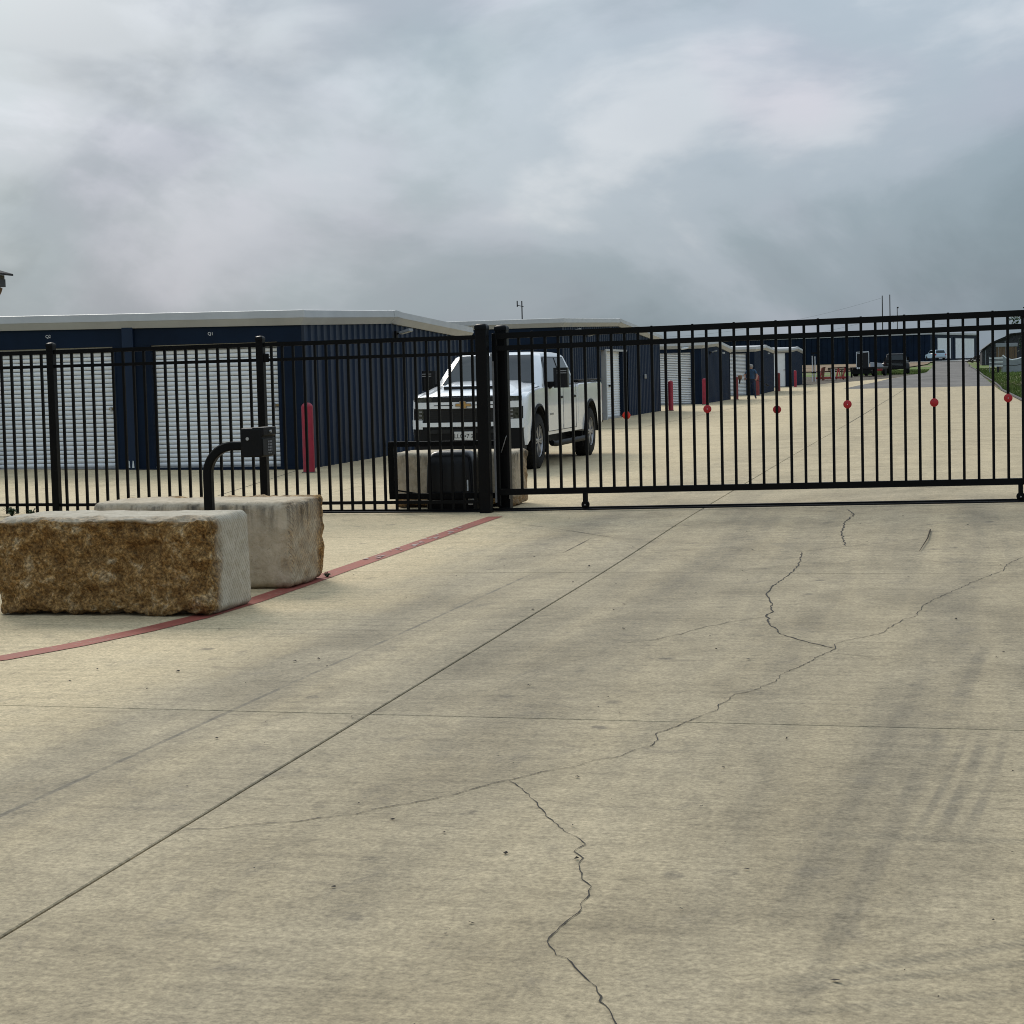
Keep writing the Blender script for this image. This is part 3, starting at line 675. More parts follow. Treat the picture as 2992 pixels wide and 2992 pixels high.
# gate posts
def gate_post(x, y, ztop, s, label):
    t = empty('gate_post', (x, y, zg(x, y)), label, 'gate post', 'gate posts'); zb = zg(x, y)
    MB().box(-s, s, -s, s, -.03, ztop - zb - .03).build('post_tube', iron, t, bevel=.006)
    zt_ = ztop - zb
    MB().loft([[(-w, -w, z), (w, -w, z), (w, w, z), (-w, w, z)] for w, z in ((s * 1.07, zt_ - .06), (s * 1.07, zt_ - .028), (s * .92, zt_ - .012), (s * .62, zt_ - .001), (s * .1, zt_ + .001))]).build('post_cap', iron, t, smooth=60)
    return t
gp1 = gate_post(-4.735, 17.6, 1.995, .060, 'taller black gate post at the end of the picket fence')
gp2 = gate_post(-4.615, 17.97, 1.985, .062, 'shorter black gate post standing just behind the sliding gate')
MB().box(-.075, -.062, -.06, -.045, 1.52, 1.62).build('guide_roller_bracket', steelm, gp2)
MB().lathe([(0, -.02), (.02, -.02), (.02, .02), (0, .02)], (-.09, -.10, 1.66), 'z', 12).build('guide_roller', letterw, gp2)
MB().box(.045, .062, -.062, -.05, .12, .24).build('bottom_guide', steelm, gp2)
MB().tube([(-.02, -.07, .62), (.01, -.075, .70), (.035, -.072, .78), (.045, -.065, .80)], .005, 6).build('cable', steelm, gp2)

# ------------------------------------------------------------------ sliding gate
YG = 17.79
gate = empty('sliding_gate', (-4.4, YG, zg(-4.4, YG)), 'long black sliding picket gate with red reflector discs and wheels', 'gate')
GZ = zg(-4.4, YG); SL = .0122
def GL(x, z): return (x + 4.4, 0, z - GZ + SL * (x + 4.4))
def grail(x0, x1, z, w, h, nm='rail'):
    return MB().bar(GL(x0, z), GL(x1, z), w, h).build(nm, iron, gate)
GX0, GX1 = -4.67, 2.6
grail(GX0, GX1, 1.868, .05, .062); grail(GX0, GX1, 1.738, .05, .054); grail(GX0, GX1, .212, .05, .064, 'bottom_rail')
gpk = MB().box(-.0135, .0135, -.0135, .0135, .215, 1.872).mesh('picket', iron)
NP = int((GX1 + 4.47) / .1418); GP = [-4.527 + .1418 * k for k in range(NP + 1)]
for x in GP: link('picket', gpk, gate, loc=(x + 4.4, 0, SL * (x + 4.4) - GZ))
for x in GP[2::3]:
    MB().lathe([(0, .0), (.012, .0), (.012, .007), (0, .009)], (x + 4.4, 0, 1.898 - GZ + SL * (x + 4.4)), 'z', 8).build('rail_bolt', iron, gate)
for xe in (GX0 + .02, GX1 - .02):
    MB().box(xe - .025 + 4.4, xe + .025 + 4.4, -.026, .026, .06 - GZ + SL * (xe + 4.4), 1.90 - GZ + SL * (xe + 4.4)).build('end_stile', iron, gate, bevel=.004)
MB().box(GX0 - .006 + 4.4, GX0 + .014 + 4.4, -.034, -.027, .10 - GZ, 1.60 - GZ).build('edge_strip', iron_edge, gate)
# discs on the pickets
for i, (x, z) in enumerate([(-3.23, 1.0), (-2.4, 1.05), (-1.69, 1.03), (-.99, 1.07), (-.13, 1.07), (.59, 1.10), (1.3, 1.10)]):
    px = min(GP, key=lambda q: abs(q - x)); m_ = orr if i == 0 else redr
    front = -.014 if i not in (0, 2) else .016
    d = MB().lathe([(0, front), (.042, front), (.042, front - .004), (.037, front - .007), (0, front - .007)], (px + 4.4, 0, z - GZ), 'y', 28).build('reflector', m_, gate, smooth=40)
    if i not in (0, 2, 4): MB().lathe([(0, front - .007), (.005, front - .007), (.004, front - .011), (0, front - .011)], (px + 4.4, 0, z - GZ), 'y', 10).build('rivet', letterw, d)
# wheels under the bottom rail
def gate_wheel(x):
    zb = zg(x, YG) + .012; r = .042; c = GL(x, 0); zc = zb + r - GZ
    w = MB().lathe([(0, -.017), (.012, -.019), (.020, -.016), (r, -.016), (r, -.006), (r - .008, 0), (r, .006), (r, .016), (.02, .016), (0, .017)], (x + 4.4, 0, zc), 'y', 28).build('wheel', iron, gate, smooth=40)
    MB().lathe([(0, -.036), (.008, -.036), (.008, -.018), (0, -.018)], (x + 4.4, 0, zc), 'y', 10).build('axle_bolt', steelm, w)
    for s in (-1, 1): MB().box(x + 4.4 - .022, x + 4.4 + .022, s * .026 - .004, s * .026 + .004, zc - .015, .19 - GZ + SL * (x + 4.4)).build('wheel_fork', iron, w)
for x in (-3.705, .69): gate_wheel(x)
# low tail frame running back behind the fence
XT = -5.83
def tail(nm, a, b_, w, h): MB().bar((a[0] + 4.4, .0, a[1] - GZ), (b_[0] + 4.4, .0, b_[1] - GZ), w, h).build(nm, iron, gate)
tail('tail_rail', (XT - .03, .735), (GX0, .735), .05, .055); tail('tail_rail', (XT - .03, .172), (GX0, .176), .05, .062)
tail('tail_post', (XT, .204), (XT, .707), .066, .048)
MB().bar((XT + .03 + 4.4, -.0, .24 - GZ), (XT + .28 + 4.4, 0, .20 - GZ), .016, .016).build('tail_brace', iron, gate)
# ground track; black base drawn wider to take in the shadow beside it
trk = MB()
xs_ = lin(-7.4, 2.8, 30)
for a, b_ in zip(xs_, xs_[1:]):
    for (w, z0, z1) in ((.075, .004, .014), (.016, .014, .032)):
        za, zb_ = zg(a, YG), zg(b_, YG)
        trk.add([(a, YG - w, za + z0), (b_, YG - w, zb_ + z0), (b_, YG + w, zb_ + z0), (a, YG + w, za + z0), (a, YG - w * .9, za + z1), (b_, YG - w * .9, zb_ + z1), (b_, YG + w * .9, zb_ + z1), (a, YG + w * .9, za + z1)],
                [(4, 5, 6, 7), (0, 1, 5, 4), (2, 3, 7, 6)])
tag(trk.build('gate_track', iron, fix=False), 'black steel track with its shadow strip on the concrete under the sliding gate', 'track')

# ------------------------------------------------------------------ gate operator
op = empty('gate_operator', (-5.21, 18.03, zg(-5.2, 18)), 'black gate motor housing with rounded top behind the fence', 'gate motor')
def rrect(w, d, r, z, n=5):
    pts = []
    for cx_, cy_, a0 in ((w - r, d - r, 0), (-w + r, d - r, 90), (-w + r, -d + r, 180), (w - r, -d + r, 270)):
        for k in range(n): a = R(a0 + 90 * k / (n - 1)); pts.append((cx_ + r * math.cos(a), cy_ + r * math.sin(a), z))
    return pts
MB().loft([rrect(.262, .17, .03, z) for z in (0.0, .145)]).build('base_plinth', iron, op, smooth=40)
MB().loft([rrect(w, d, r, z) for w, d, r, z in ((.268, .178, .035, .15), (.264, .176, .04, .30), (.255, .17, .05, .50), (.245, .16, .055, .575), (.215, .135, .06, .625), (.185, .11, .06, .643), (.12, .07, .05, .648))]).build('cover', gloss_black, op, smooth=40)
MB().box(-.235, .235, -.1805, -.176, .175, .19).build('cover_seam', inkm, op)
MB().box(.20, .215, -.184, -.178, .22, .34).build('side_label', letterw, op)
MB().lathe([(0, -.02), (.03, -.02), (.03, .02), (0, .02)], (.235, -.17, .12), 'y', 16).build('drive_sprocket', steelm, op)
MB().box(.21, .26, -.185, -.172, .07, .085).build('chain_bracket', steelm, op)

# ------------------------------------------------------------------ stone blocks
def stone_material(name, mode):
    m = bpy.data.materials.new(name); m.use_nodes = True; n = m.node_tree.nodes; l = m.node_tree.links; b = n['Principled BSDF']
    tc = n.new('ShaderNodeTexCoord'); P = tc.outputs['Object']; sep = n.new('ShaderNodeSeparateXYZ'); l.new(P, sep.inputs[0])
    at = n.new('ShaderNodeAttribute'); at.attribute_name = 'rough'; rough = at.outputs['Fac']
    big = noisen(n, l, P, 3.2, 5, .6, .5); mid = noisen(n, l, P, 13, 6, .65, .6); fin = noisen(n, l, P, 55, 5, .7); pit = n.new('ShaderNodeTexVoronoi'); pit.inputs['Scale'].default_value = 38; l.new(P, pit.inputs['Vector'])
    pale = ramp(n, l, mid, [(.25, (.38, .325, .24)), (.5, (.50, .445, .35)), (.75, (.62, .56, .46))], 'LINEAR')
    brown = ramp(n, l, mixc(n, l, .68, big, mid), [(.32, (.10, .050, .016)), (.43, (.26, .138, .044)), (.54, (.43, .255, .095)), (.68, (.70, .54, .33))], 'LINEAR')
    brown = mixc(n, l, 1.0, brown, ramp(n, l, fin, [(.30, (.18,) * 3), (.5, (.85,) * 3), (.70, (1.9,) * 3)], 'LINEAR'), 'MULTIPLY')
    c = mixc(n, l, rough, pale, brown)
    # saw marks on the cut end (faces +X): diagonal fine lines
    dg = mathn(n, l, 'ADD', mathn(n, l, 'MULTIPLY', sep.outputs[1], 1.0), mathn(n, l, 'MULTIPLY', sep.outputs[2], .75))
    wv = mathn(n, l, 'SINE', mathn(n, l, 'ADD', mathn(n, l, 'MULTIPLY', dg, 190.0), mathn(n, l, 'MULTIPLY', mid, 5.0)))
    geo = n.new('ShaderNodeNewGeometry'); sn = n.new('ShaderNodeSeparateXYZ'); l.new(geo.outputs['True Normal'], sn.inputs[0])
    endf = ramp(n, l, sn.outputs[0], [(.45, (0,) * 3), (.8, (1,) * 3)])
    wl_ = mathn(n, l, 'MULTIPLY', ramp(n, l, wv, [(.6, (0,) * 3), (.98, (1,) * 3)]), endf)
    c = mixc(n, l, mathn(n, l, 'MULTIPLY', wl_, .42), c, (.18, .145, .10))
    if mode == 'stained':   # dark algae running from the top arris
        zt_ = n.new('ShaderNodeMapRange'); zt_.interpolation_type = 'SMOOTHSTEP'; l.new(sep.outputs[2], zt_.inputs[0]); zt_.inputs[1].default_value = .33; zt_.inputs[2].default_value = .57
        drip = noisen(n, l, mapn(n, l, P, (9, 9, 1.3)), 1.0, 6, .65, .6)
        topf = ramp(n, l, sn.outputs[2], [(.4, (1,) * 3), (.8, (0,) * 3)])
        k = mathn(n, l, 'MULTIPLY', mathn(n, l, 'MULTIPLY', zt_.outputs[0], ramp(n, l, drip, [(.42, (0,) * 3), (.66, (1,) * 3)])), topf)
        c = mixc(n, l, mathn(n, l, 'MULTIPLY', k, .85), c, (.04, .042, .04))
        warm = ramp(n, l, big, [(.4, (1.06, 1.0, .93)), (.65, (.95, .90, .84))]); c = mixc(n, l, 1.0, c, warm, 'MULTIPLY')
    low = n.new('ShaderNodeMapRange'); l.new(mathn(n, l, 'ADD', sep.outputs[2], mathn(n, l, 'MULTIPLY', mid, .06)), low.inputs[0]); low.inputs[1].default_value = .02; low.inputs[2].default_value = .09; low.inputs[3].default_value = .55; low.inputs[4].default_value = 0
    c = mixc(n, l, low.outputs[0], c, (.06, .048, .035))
    speck = ramp(n, l, pit.outputs['Distance'], [(.05, (1,) * 3), (.16, (0,) * 3)]); c = mixc(n, l, mathn(n, l, 'MULTIPLY', speck, .45), c, (.10, .08, .055))
    l.new(c, b.inputs['Base Color']); b.inputs['Roughness'].default_value = .92; b.inputs['Specular IOR Level'].default_value = .25
    h = mathn(n, l, 'ADD', mathn(n, l, 'MULTIPLY', fin, 1.0), mathn(n, l, 'ADD', mathn(n, l, 'MULTIPLY', mid, .8), mathn(n, l, 'MULTIPLY', speck, -.5)))
    h = mathn(n, l, 'SUBTRACT', h, mathn(n, l, 'MULTIPLY', wl_, .2))
    bp = n.new('ShaderNodeBump'); l.new(h, bp.inputs['Height']); bp.inputs['Strength'].default_value = .9
    l.new(mathn(n, l, 'ADD', mathn(n, l, 'MULTIPLY', rough, .024), .007), bp.inputs['Distance']); l.new(bp.outputs[0], b.inputs['Normal'])
    return m
def stone(name, label, x0, x1, y0, y1, h, res, roughf, mat, seed, rr=.045, amp=.03):
    w, d = x1 - x0, y1 - y0; mb = MB(); S = Vector((seed * 3.1, seed * 1.7, seed * .9))
    def face(o, u, v):
        nu = max(2, int(u.length / res)); nv = max(2, int(v.length / res)); vs_ = [o + u * i / nu + v * j / nv for j in range(nv + 1) for i in range(nu + 1)]
        mb.add(vs_, [(j * (nu + 1) + i, j * (nu + 1) + i + 1, (j + 1) * (nu + 1) + i + 1, (j + 1) * (nu + 1) + i) for j in range(nv) for i in range(nu)])
    V = Vector; hx, hy = w / 2, d / 2
    face(V((-hx, -hy, 0)), V((w, 0, 0)), V((0, 0, h))); face(V((hx, -hy, 0)), V((0, d, 0)), V((0, 0, h)))
    face(V((hx, hy, 0)), V((-w, 0, 0)), V((0, 0, h))); face(V((-hx, hy, 0)), V((0, -d, 0)), V((0, 0, h)))
    face(V((-hx, -hy, h)), V((w, 0, 0)), V((0, d, 0))); face(V((-hx, hy, 0)), V((w, 0, 0)), V((0, -d, 0)))
    me = bpy.data.meshes.new(name); me.from_pydata(mb.v, [], mb.f); bm = bmesh.new(); bm.from_mesh(me)
    bmesh.ops.remove_doubles(bm, verts=bm.verts[:], dist=.0005)
    lay = bm.verts.layers.float.new('rough')
    for v in bm.verts:
        p = v.co.copy(); wob = noise.noise(p * 2.3 + S); r = rr * (1 + .6 * wob) + .004
        q = Vector((min(max(p.x, -hx + r), hx - r), min(max(p.y, -hy + r), hy - r), min(max(p.z, r), h - r)))
        nrm = (p - q); nrm = nrm.normalized() if nrm.length > 1e-6 else Vector((0, 0, 1))
        rf = roughf(p, hx, hy, h) ; rf = min(max(rf + .35 * noise.noise(p * 9 + S) * (1 if 0.02 < rf < .98 else .0), 0), 1)
        big = noise.noise(p * 2.1 + S * 2) * 1.1; mid = noise.turbulence(p * 6.5 + S, 4, False) - .5; fi = noise.turbulence(p * 24 + S, 4, False) - .45
        cell = noise.voronoi(p * 9 + S)[0][0]
        disp = rf * amp * (big * .55 + mid * 1.35 + fi * .32 + (cell - .35) * .9) + (1 - rf) * (.004 * big + .0035 * mid + .0015 * fi)
        v.co = q + nrm * r + nrm * disp
        if v.co.z < 0: v.co.z = 0.0
        v[lay] = rf
    bm.normal_update(); bmesh.ops.recalc_face_normals(bm, faces=bm.faces[:]); bm.to_mesh(me); bm.free()
    me.polygons.foreach_set('use_smooth', [True] * len(me.polygons)); me.materials.append(mat)
    o = bpy.data.objects.new(name, me); COL.objects.link(o); o.location = ((x0 + x1) / 2, (y0 + y1) / 2, zg(x1, y0))
    return tag(o, label, 'stone block', 'limestone blocks guarding the gate equipment')
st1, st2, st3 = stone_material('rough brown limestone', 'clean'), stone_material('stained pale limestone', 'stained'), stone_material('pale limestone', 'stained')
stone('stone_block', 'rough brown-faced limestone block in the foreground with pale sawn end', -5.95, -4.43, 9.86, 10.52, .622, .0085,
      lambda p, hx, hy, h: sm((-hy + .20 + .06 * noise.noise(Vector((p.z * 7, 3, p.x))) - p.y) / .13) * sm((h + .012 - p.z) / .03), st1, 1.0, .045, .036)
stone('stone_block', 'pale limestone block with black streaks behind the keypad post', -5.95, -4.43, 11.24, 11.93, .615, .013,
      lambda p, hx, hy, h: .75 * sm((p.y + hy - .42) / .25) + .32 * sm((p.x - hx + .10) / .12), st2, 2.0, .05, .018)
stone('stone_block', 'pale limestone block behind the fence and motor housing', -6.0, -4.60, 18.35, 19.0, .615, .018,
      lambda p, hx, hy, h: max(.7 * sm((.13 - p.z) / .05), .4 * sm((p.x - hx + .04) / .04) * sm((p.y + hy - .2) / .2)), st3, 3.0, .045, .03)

# ------------------------------------------------------------------ keypad on gooseneck post
kp = empty('keypad_stand', (-4.885, 10.9, 0), 'black gooseneck keypad post between the two front stone blocks', 'keypad')
arc = [(0, 0, 0), (0, 0, .55), (0, 0, .83)] + [(.19 - .19 * math.cos(a), 0, .83 + .19 * math.sin(a)) for a in lin(R(8), R(90), 10)] + [(.36, 0, 1.02)]
def sqtube(pts, w):
    rings = []
    for i, p in enumerate(pts):
        p = Vector(p); d = (Vector(pts[min(i + 1, len(pts) - 1)]) - Vector(pts[max(i - 1, 0)])).normalized(); s = Vector((0, 1, 0)); u = d.cross(s).normalized()
        c = w * .72
        rings.append([p + s * a + u * b_ for a, b_ in ((w, c), (c, w), (-c, w), (-w, c), (-w, -c), (-c, -w), (c, -w), (w, -c))])
    return MB().loft(rings)
sqtube(arc, .030).build('gooseneck_post', iron, kp, smooth=30)
MB().box(-.08, .08, -.08, .08, .0, .012).build('base_plate', iron, kp)
hd = bpy.data.objects.new('keypad_housing', None); COL.objects.link(hd); hd.parent = kp; hd.location = (.285, -.10, .945); hd.rotation_euler = (0, 0, R(0))
MB().box(0, .150, 0, .235, 0, .195).build('housing', black_trim, hd, bevel=.012, seg=3)
MB().loft([[(.149, .004, .135), (.166, .004, .145), (.166, .004, .199), (.08, .004, .199)], [(.149, .231, .135), (.166, .231, .145), (.166, .231, .199), (.08, .231, .199)]]).build('hood', black_trim, hd, bevel=.004)
MB().box(.1505, .158, .015, .222, .01, .124).build('face_plate', inkm, hd, bevel=.002)
for i in range(4):
    for j in range(3): MB().box(.158, .161, .095 + j * .026, .112 + j * .026, .095 - i * .019, .108 - i * .019).build('key', led, hd)
for j in range(2): MB().box(.158, .160, .105 + j * .035, .111 + j * .035, .022, .028).build('indicator', letterw, hd)
MB().lathe([(0, -.006), (.011, -.006), (.012, -.001), (.012, .002)], (.052, 0, .125), 'y', 16).build('lock_barrel', steelm, hd, smooth=40)
MB().lathe([(.0, .012), (.009, .012), (.010, .0)], (.165, .12, .170), 'x', 16).build('camera_lens', steelm, hd, smooth=40)

# ------------------------------------------------------------------ white pickup truck
def wheel(parent, x, y, r, w, side, dark=False, name='wheel'):
    e = bpy.data.objects.new(name, None); COL.objects.link(e); e.parent = parent; e.location = (x, y, r)
    s = side
    MB().lathe([(r * .60, -w / 2), (r * .9, -w / 2), (r * .97, -w * .42), (r, -w * .3), (r, w * .3), (r * .97, w * .42), (r * .9, w / 2), (r * .60, w / 2)], axis='x', n=36).build('tyre', tyre, e, smooth=40)
    trd = MB()
    for k in range(36):
        a = 2 * math.pi * k / 36
        for q in (-1, 0, 1):
            off = .5 * (q % 2); c, s_ = math.cos(a + off * .087), math.sin(a + off * .087)
            X0 = q * w * .29; p = Vector((X0, c * r, s_ * r)); t = Vector((0, -s_, c)) * r * .06; o_ = Vector((0, c, s_)) * .008; xw = Vector((w * .11, 0, 0))
            trd.add([p - t - xw, p + t - xw, p + t + xw, p - t + xw, p - t - xw + o_, p + t - xw + o_, p + t + xw + o_, p - t + xw + o_], [(4, 5, 6, 7), (0, 1, 5, 4), (1, 2, 6, 5), (2, 3, 7, 6), (3, 0, 4, 7)])
    trd.build('tread', tyre, e)
    rim = gloss_black if dark else alloy
    MB().lathe([(r * .60, -s * w * .5), (r * .62, s * w * .42), (r * .58, s * w * .47), (r * .55, s * w * .40), (r * .53, -s * w * .1), (r * .05, -s * w * .1)], axis='x', n=32).build('rim', rim, e, smooth=40)
    sp = MB()
    for k in range(6):
        a = 2 * math.pi * k / 6
        for da in (-.16, .16):
            c1, s1 = math.cos(a + da * .6), math.sin(a + da * .6); c2, s2 = math.cos(a + da), math.sin(a + da)
            sp.bar((s * w * .36, c1 * r * .12, s1 * r * .12), (s * w * .38, c2 * r * .56, s2 * r * .56), .035, .028)
    sp.build('spokes', rim, e)
    MB().lathe([(0, s * w * .44), (r * .13, s * w * .42), (r * .16, s * w * .34), (r * .2, 0)], axis='x', n=16).build('hub_cap', rim, e, smooth=40)
    return e

def pickup():
    HW = .885
    t = empty('pickup_truck', (-6.99, 24.86, 0), 'white crew cab pickup truck parked behind the gate post', 'pickup truck')
    yf = lambda x: (max(0, (abs(x) - .42) / (HW - .42)) ** 2.2) * .26
    def outline(x):
        k = abs(x) / HW; top = -.035 * k ** 4
        def fy(y): o_ = yf(x); return y + o_ * max(0, 1 - y / .62)
        arcf = [(1.10 + .53 * math.cos(a), .44 + .53 * math.sin(a)) for a in lin(R(180), R(0), 14)]
        arcr = [(5.08 + .53 * math.cos(a), .44 + .53 * math.sin(a)) for a in lin(R(180), R(0), 14)]
        pts = [(.10, .40), (.02, .55), (.0, .78), (.02, 1.0), (.06, 1.12), (.12, 1.155), (.5, 1.215), (1.0, 1.26), (1.36, 1.285), (1.5, 1.285), (3.98, 1.275), (4.0, 1.262), (4.02, .62), (4.035, .62), (4.05, 1.30), (4.2, 1.315), (6.05, 1.325), (6.12, 1.30), (6.13, .60), (6.05, .53), (5.66, .53)]
        pts += arcr[::-1] + [(4.52, .48), (4.42, .49), (1.76, .49), (1.66, .48)] + arcf[::-1] + [(.55, .46), (.45, .45), (.3, .45)]
        return [(x, fy(y), z + (top if z > 1.1 else 0)) for y, z in pts]
    xs = [-HW, -HW + .012, -.84, -.72, -.5, 0, .5, .72, .84, HW - .012, HW]
    rings = []
    for i, x in enumerate(xs):
        o_ = outline(x)
        if i in (0, len(xs) - 1):   # rounded outer edge
            cy_ = 3.0; o_ = [(p[0], p[1] + (.012 if p[1] < .3 else 0), p[2] - (.015 if p[2] > 1.1 else 0)) for p in o_]
        # flank bulge: tuck the sill in
        o_ = [(p[0] * (1 - .035 * max(0, (.62 - p[2]) / .3)) if abs(x) > .8 and p[1] > .5 else p[0], p[1], p[2]) for p in o_]
        rings.append(o_)
    body = MB().loft(rings).build('body', white_paint, t, smooth=32)
    # door shut lines, rub crease
    for side in (-1, 1):
        xs_ = side * (HW + .001)
        for y in (1.74, 2.86, 3.86): MB().box(xs_ - .003, xs_ + .002, y - .005, y + .005, .55, 1.26).build('shut_line', inkm, t)
        MB().box(xs_ - .003, xs_ + .0015, 1.75, 3.86, .542, .55).build('shut_line', inkm, t)
        for y in (2.70, 3.70): MB().loft([[(xs_, y - .09, 1.05), (xs_ + side * .022, y - .08, 1.055), (xs_ + side * .022, y - .08, 1.085), (xs_, y - .09, 1.09)], [(xs_, y + .09, 1.05), (xs_ + side * .022, y + .08, 1.055), (xs_ + side * .022, y + .08, 1.085), (xs_, y + .09, 1.09)]]).build('door_handle', black_trim, t, bevel=.004)
        MB().box(xs_ - .002, xs_ + side * .002 + .001, 1.86, 2.12, .80, .83).build('door_badge', alloy, t)
        # fender flares
        for yc in (1.10, 5.08):
            pr = []
            for a in lin(R(-2), R(182), 22): pr.append((yc + .527 * math.cos(a), .44 + .527 * math.sin(a), yc + .56 * math.cos(a), .44 + .56 * math.sin(a)))
            fl = MB(); ring = [[(xs_ - side * .04, a, b_), (xs_ + side * .022, a, b_), (xs_ + side * .014, c, d), (xs_ - side * .01, c, d)] for a, b_, c, d in pr]
            fl.loft(ring).build('wheel_flare', black_trim, t, smooth=40)
        # side step
        MB().tube([(side * .93, 1.75, .36), (side * .955, 1.9, .345), (side * .955, 4.3, .345), (side * .93, 4.45, .36)], .045, 10).build('side_step', black_trim, t, smooth=60)
        for y in (2.1, 4.0): MB().bar((side * .7, y, .40), (side * .93, y, .345), .05, .03).build('step_bracket', black_trim, t)
        MB().box(side * .80 - .07, side * .80 + .07, 4.58 - .16, 4.58 - .14, .20, .46).build('mud_flap', black_trim, t)
        MB().box(side * .80 - .07, side * .80 + .07, 1.70, 1.715, .22, .44).build('mud_flap', black_trim, t)
    for side in (-1, 1):
        for yc in (1.10, 5.08):
            ring = [[(side * .50, yc + r_ * math.cos(a), .44 + r_ * math.sin(a)) for r_ in (.526, .512)] + [(side * (HW - .004), yc + r_ * math.cos(a), .44 + r_ * math.sin(a)) for r_ in (.512, .526)] for a in lin(R(-2), R(182), 18)]
            MB().loft(ring).build('wheel_well', inkm, t)
            MB().prism([(yc + .52 * math.cos(a), .44 + .52 * math.sin(a)) for a in lin(R(0), R(180), 16)], side * .48, side * .50, 'x').build('wheel_well', inkm, t)
    # underbody
    MB().box(-.62, .62, .25, 5.95, .30, .56).build('underbody', black_trim, t)
    # hood with dome and scoop
    hood = MB(); nx, ny = 21, 14; hv = []
    for j in range(ny):
        y = .05 + 1.36 * j / (ny - 1)
        for i in range(nx):
            x = -.83 + 1.66 * i / (nx - 1); k = abs(x) / .83
            base = 1.155 + .155 * sm(y / 1.4) ** .8 + .02 * (1 - k ** 2)
            dome = .042 * sm((.60 - abs(x)) / .10) * sm((y - .05) / .3)
            edge = -.045 * max(0, (k - .86) / .14) ** 2 - .05 * max(0, (.13 - y) / .13) ** 2
            hv.append((x, y + yf(x) * max(0, 1 - y / .62), base + dome + edge))
    hood.add(hv, [(j * nx + i, j * nx + i + 1, (j + 1) * nx + i + 1, (j + 1) * nx + i) for j in range(ny - 1) for i in range(nx - 1)])
    ho = hood.build('hood', white_paint, t, smooth=50, fix=False)
    MB().loft([[(-.40, .36, 1.235), (.40, .36, 1.235), (.46, .50, 1.25), (-.46, .50, 1.25)], [(-.42, .36, 1.292), (.42, .36, 1.292), (.40, .52, 1.296), (-.40, .52, 1.296)]]).build('hood_scoop', inkm, ho, bevel=.006)
    MB().loft([[(-.44, .365, 1.293), (.44, .365, 1.293), (.47, .80, 1.30), (-.47, .80, 1.30)], [(-.42, .38, 1.306), (.42, .38, 1.306), (.40, .80, 1.315), (-.40, .80, 1.315)]]).build('scoop_cover', white_paint, ho, bevel=.006)
    # front end, built on the curve of the nose
    def strip(name, z0, z1, xa, xb, out, mat, parent=t, thick=.05, bev=.006):
        xs2 = lin(xa, xb, max(4, int(abs(xb - xa) / .06))); rr = []
        for x in xs2:
            y = yf(x) - out; rr.append([(x, y, z0), (x, y, z1), (x, y + thick, z1), (x, y + thick, z0)])
        return MB().loft(rr).build(name, mat, parent, smooth=30)
    gr = strip('grille', .765, 1.135, -.70, .70, .012, inkm)
    strip('upper_bar', .970, 1.066, -.83, .83, .032, white_paint)
    for s in (-1, 1):
        strip('bar_slot', 1.012, 1.024, min(s * .16, s * .46), max(s * .16, s * .46), .035, inkm)
        strip('running_light', 1.075, 1.14, min(s * .50, s * .835), max(s * .50, s * .835), .016, lampm)
        strip('lamp_surround', .765, .985, min(s * .56, s * .85), max(s * .56, s * .85), .014, gloss_black)
        hl = strip('headlight', .785, .965, min(s * .645, s * .80), max(s * .645, s * .80), .024, lampm)
        for k in range(3): strip('lens_element', .805 + k * .055, .825 + k * .055, min(s * .67, s * .73), max(s * .67, s * .73), .030, alloy, hl)
        strip('bumper_corner', .665, .80, min(s * .66, s * .868), max(s * .66, s * .868), .045, white_paint)
        strip('tow_hook', .60, .65, min(s * .42, s * .54), max(s * .42, s * .54), .05, inkm)
    for k in range(6): strip('grille_bar', .79 + k * .031, .803 + k * .031, -.55, .55, .020, inkm, gr)
    strip('bumper_bar', .70, .762, -.70, .70, .05, white_paint)
    strip('lower_bumper', .34, .69, -.85, .85, .035, black_trim, thick=.20)
    strip('bumper_intake', .60, .66, -.50, .50, .040, inkm)
    # emblem: a slanted cross, gold with a pale rim
    em = MB().prism([(-.13, 1.0), (-.055, 1.0), (-.045, .965), (.055, .965), (.048, 1.0), (.13, 1.0), (.122, 1.045), (.048, 1.045), (.04, 1.08), (-.06, 1.08), (-.053, 1.045), (-.12, 1.045)], -.052, -.036, 'y').build('emblem', alloy, t)
    MB().prism([(-.118, 1.006), (-.05, 1.006), (-.04, .972), (.048, .972), (.042, 1.006), (.118, 1.006), (.112, 1.039), (.042, 1.039), (.034, 1.073), (-.054, 1.073), (-.047, 1.039), (-.11, 1.039)], -.056, -.0525, 'y').build('emblem_face', gold, em)
    pl = MB().box(-.15, .15, -.052, -.044, .50, .625).build('number_plate', platem, t, bevel=.004)
    me = text_mesh('LLO•7 2', .088, .001); me.materials.append(inkm); lt = link('plate_lettering', me, pl); lt.rotation_euler = (R(90), 0, 0); lt.location = (-.0, -.0535, .555)
    # cab
    def ring(z, y0, y1, hw, ch=.10): return [(-hw, y0 + ch, z), (-hw + ch * .8, y0, z), (hw - ch * .8, y0, z), (hw, y0 + ch, z), (hw, y1 - ch, z), (hw - ch, y1, z), (-hw + ch, y1, z), (-hw, y1 - ch, z)]
    cab = MB().loft([ring(1.24, 1.30, 3.97, .865, .12), ring(1.30, 1.36, 3.97, .85, .12), ring(1.55, 1.69, 3.93, .775, .12), ring(1.74, 1.95, 3.84, .70, .13), ring(1.785, 2.06, 3.76, .655, .15), ring(1.81, 2.24, 3.60, .56, .16), ring(1.818, 2.5, 3.4, .40, .16)])
    co = cab.build('cab', white_paint, t, smooth=28, bevel=0)
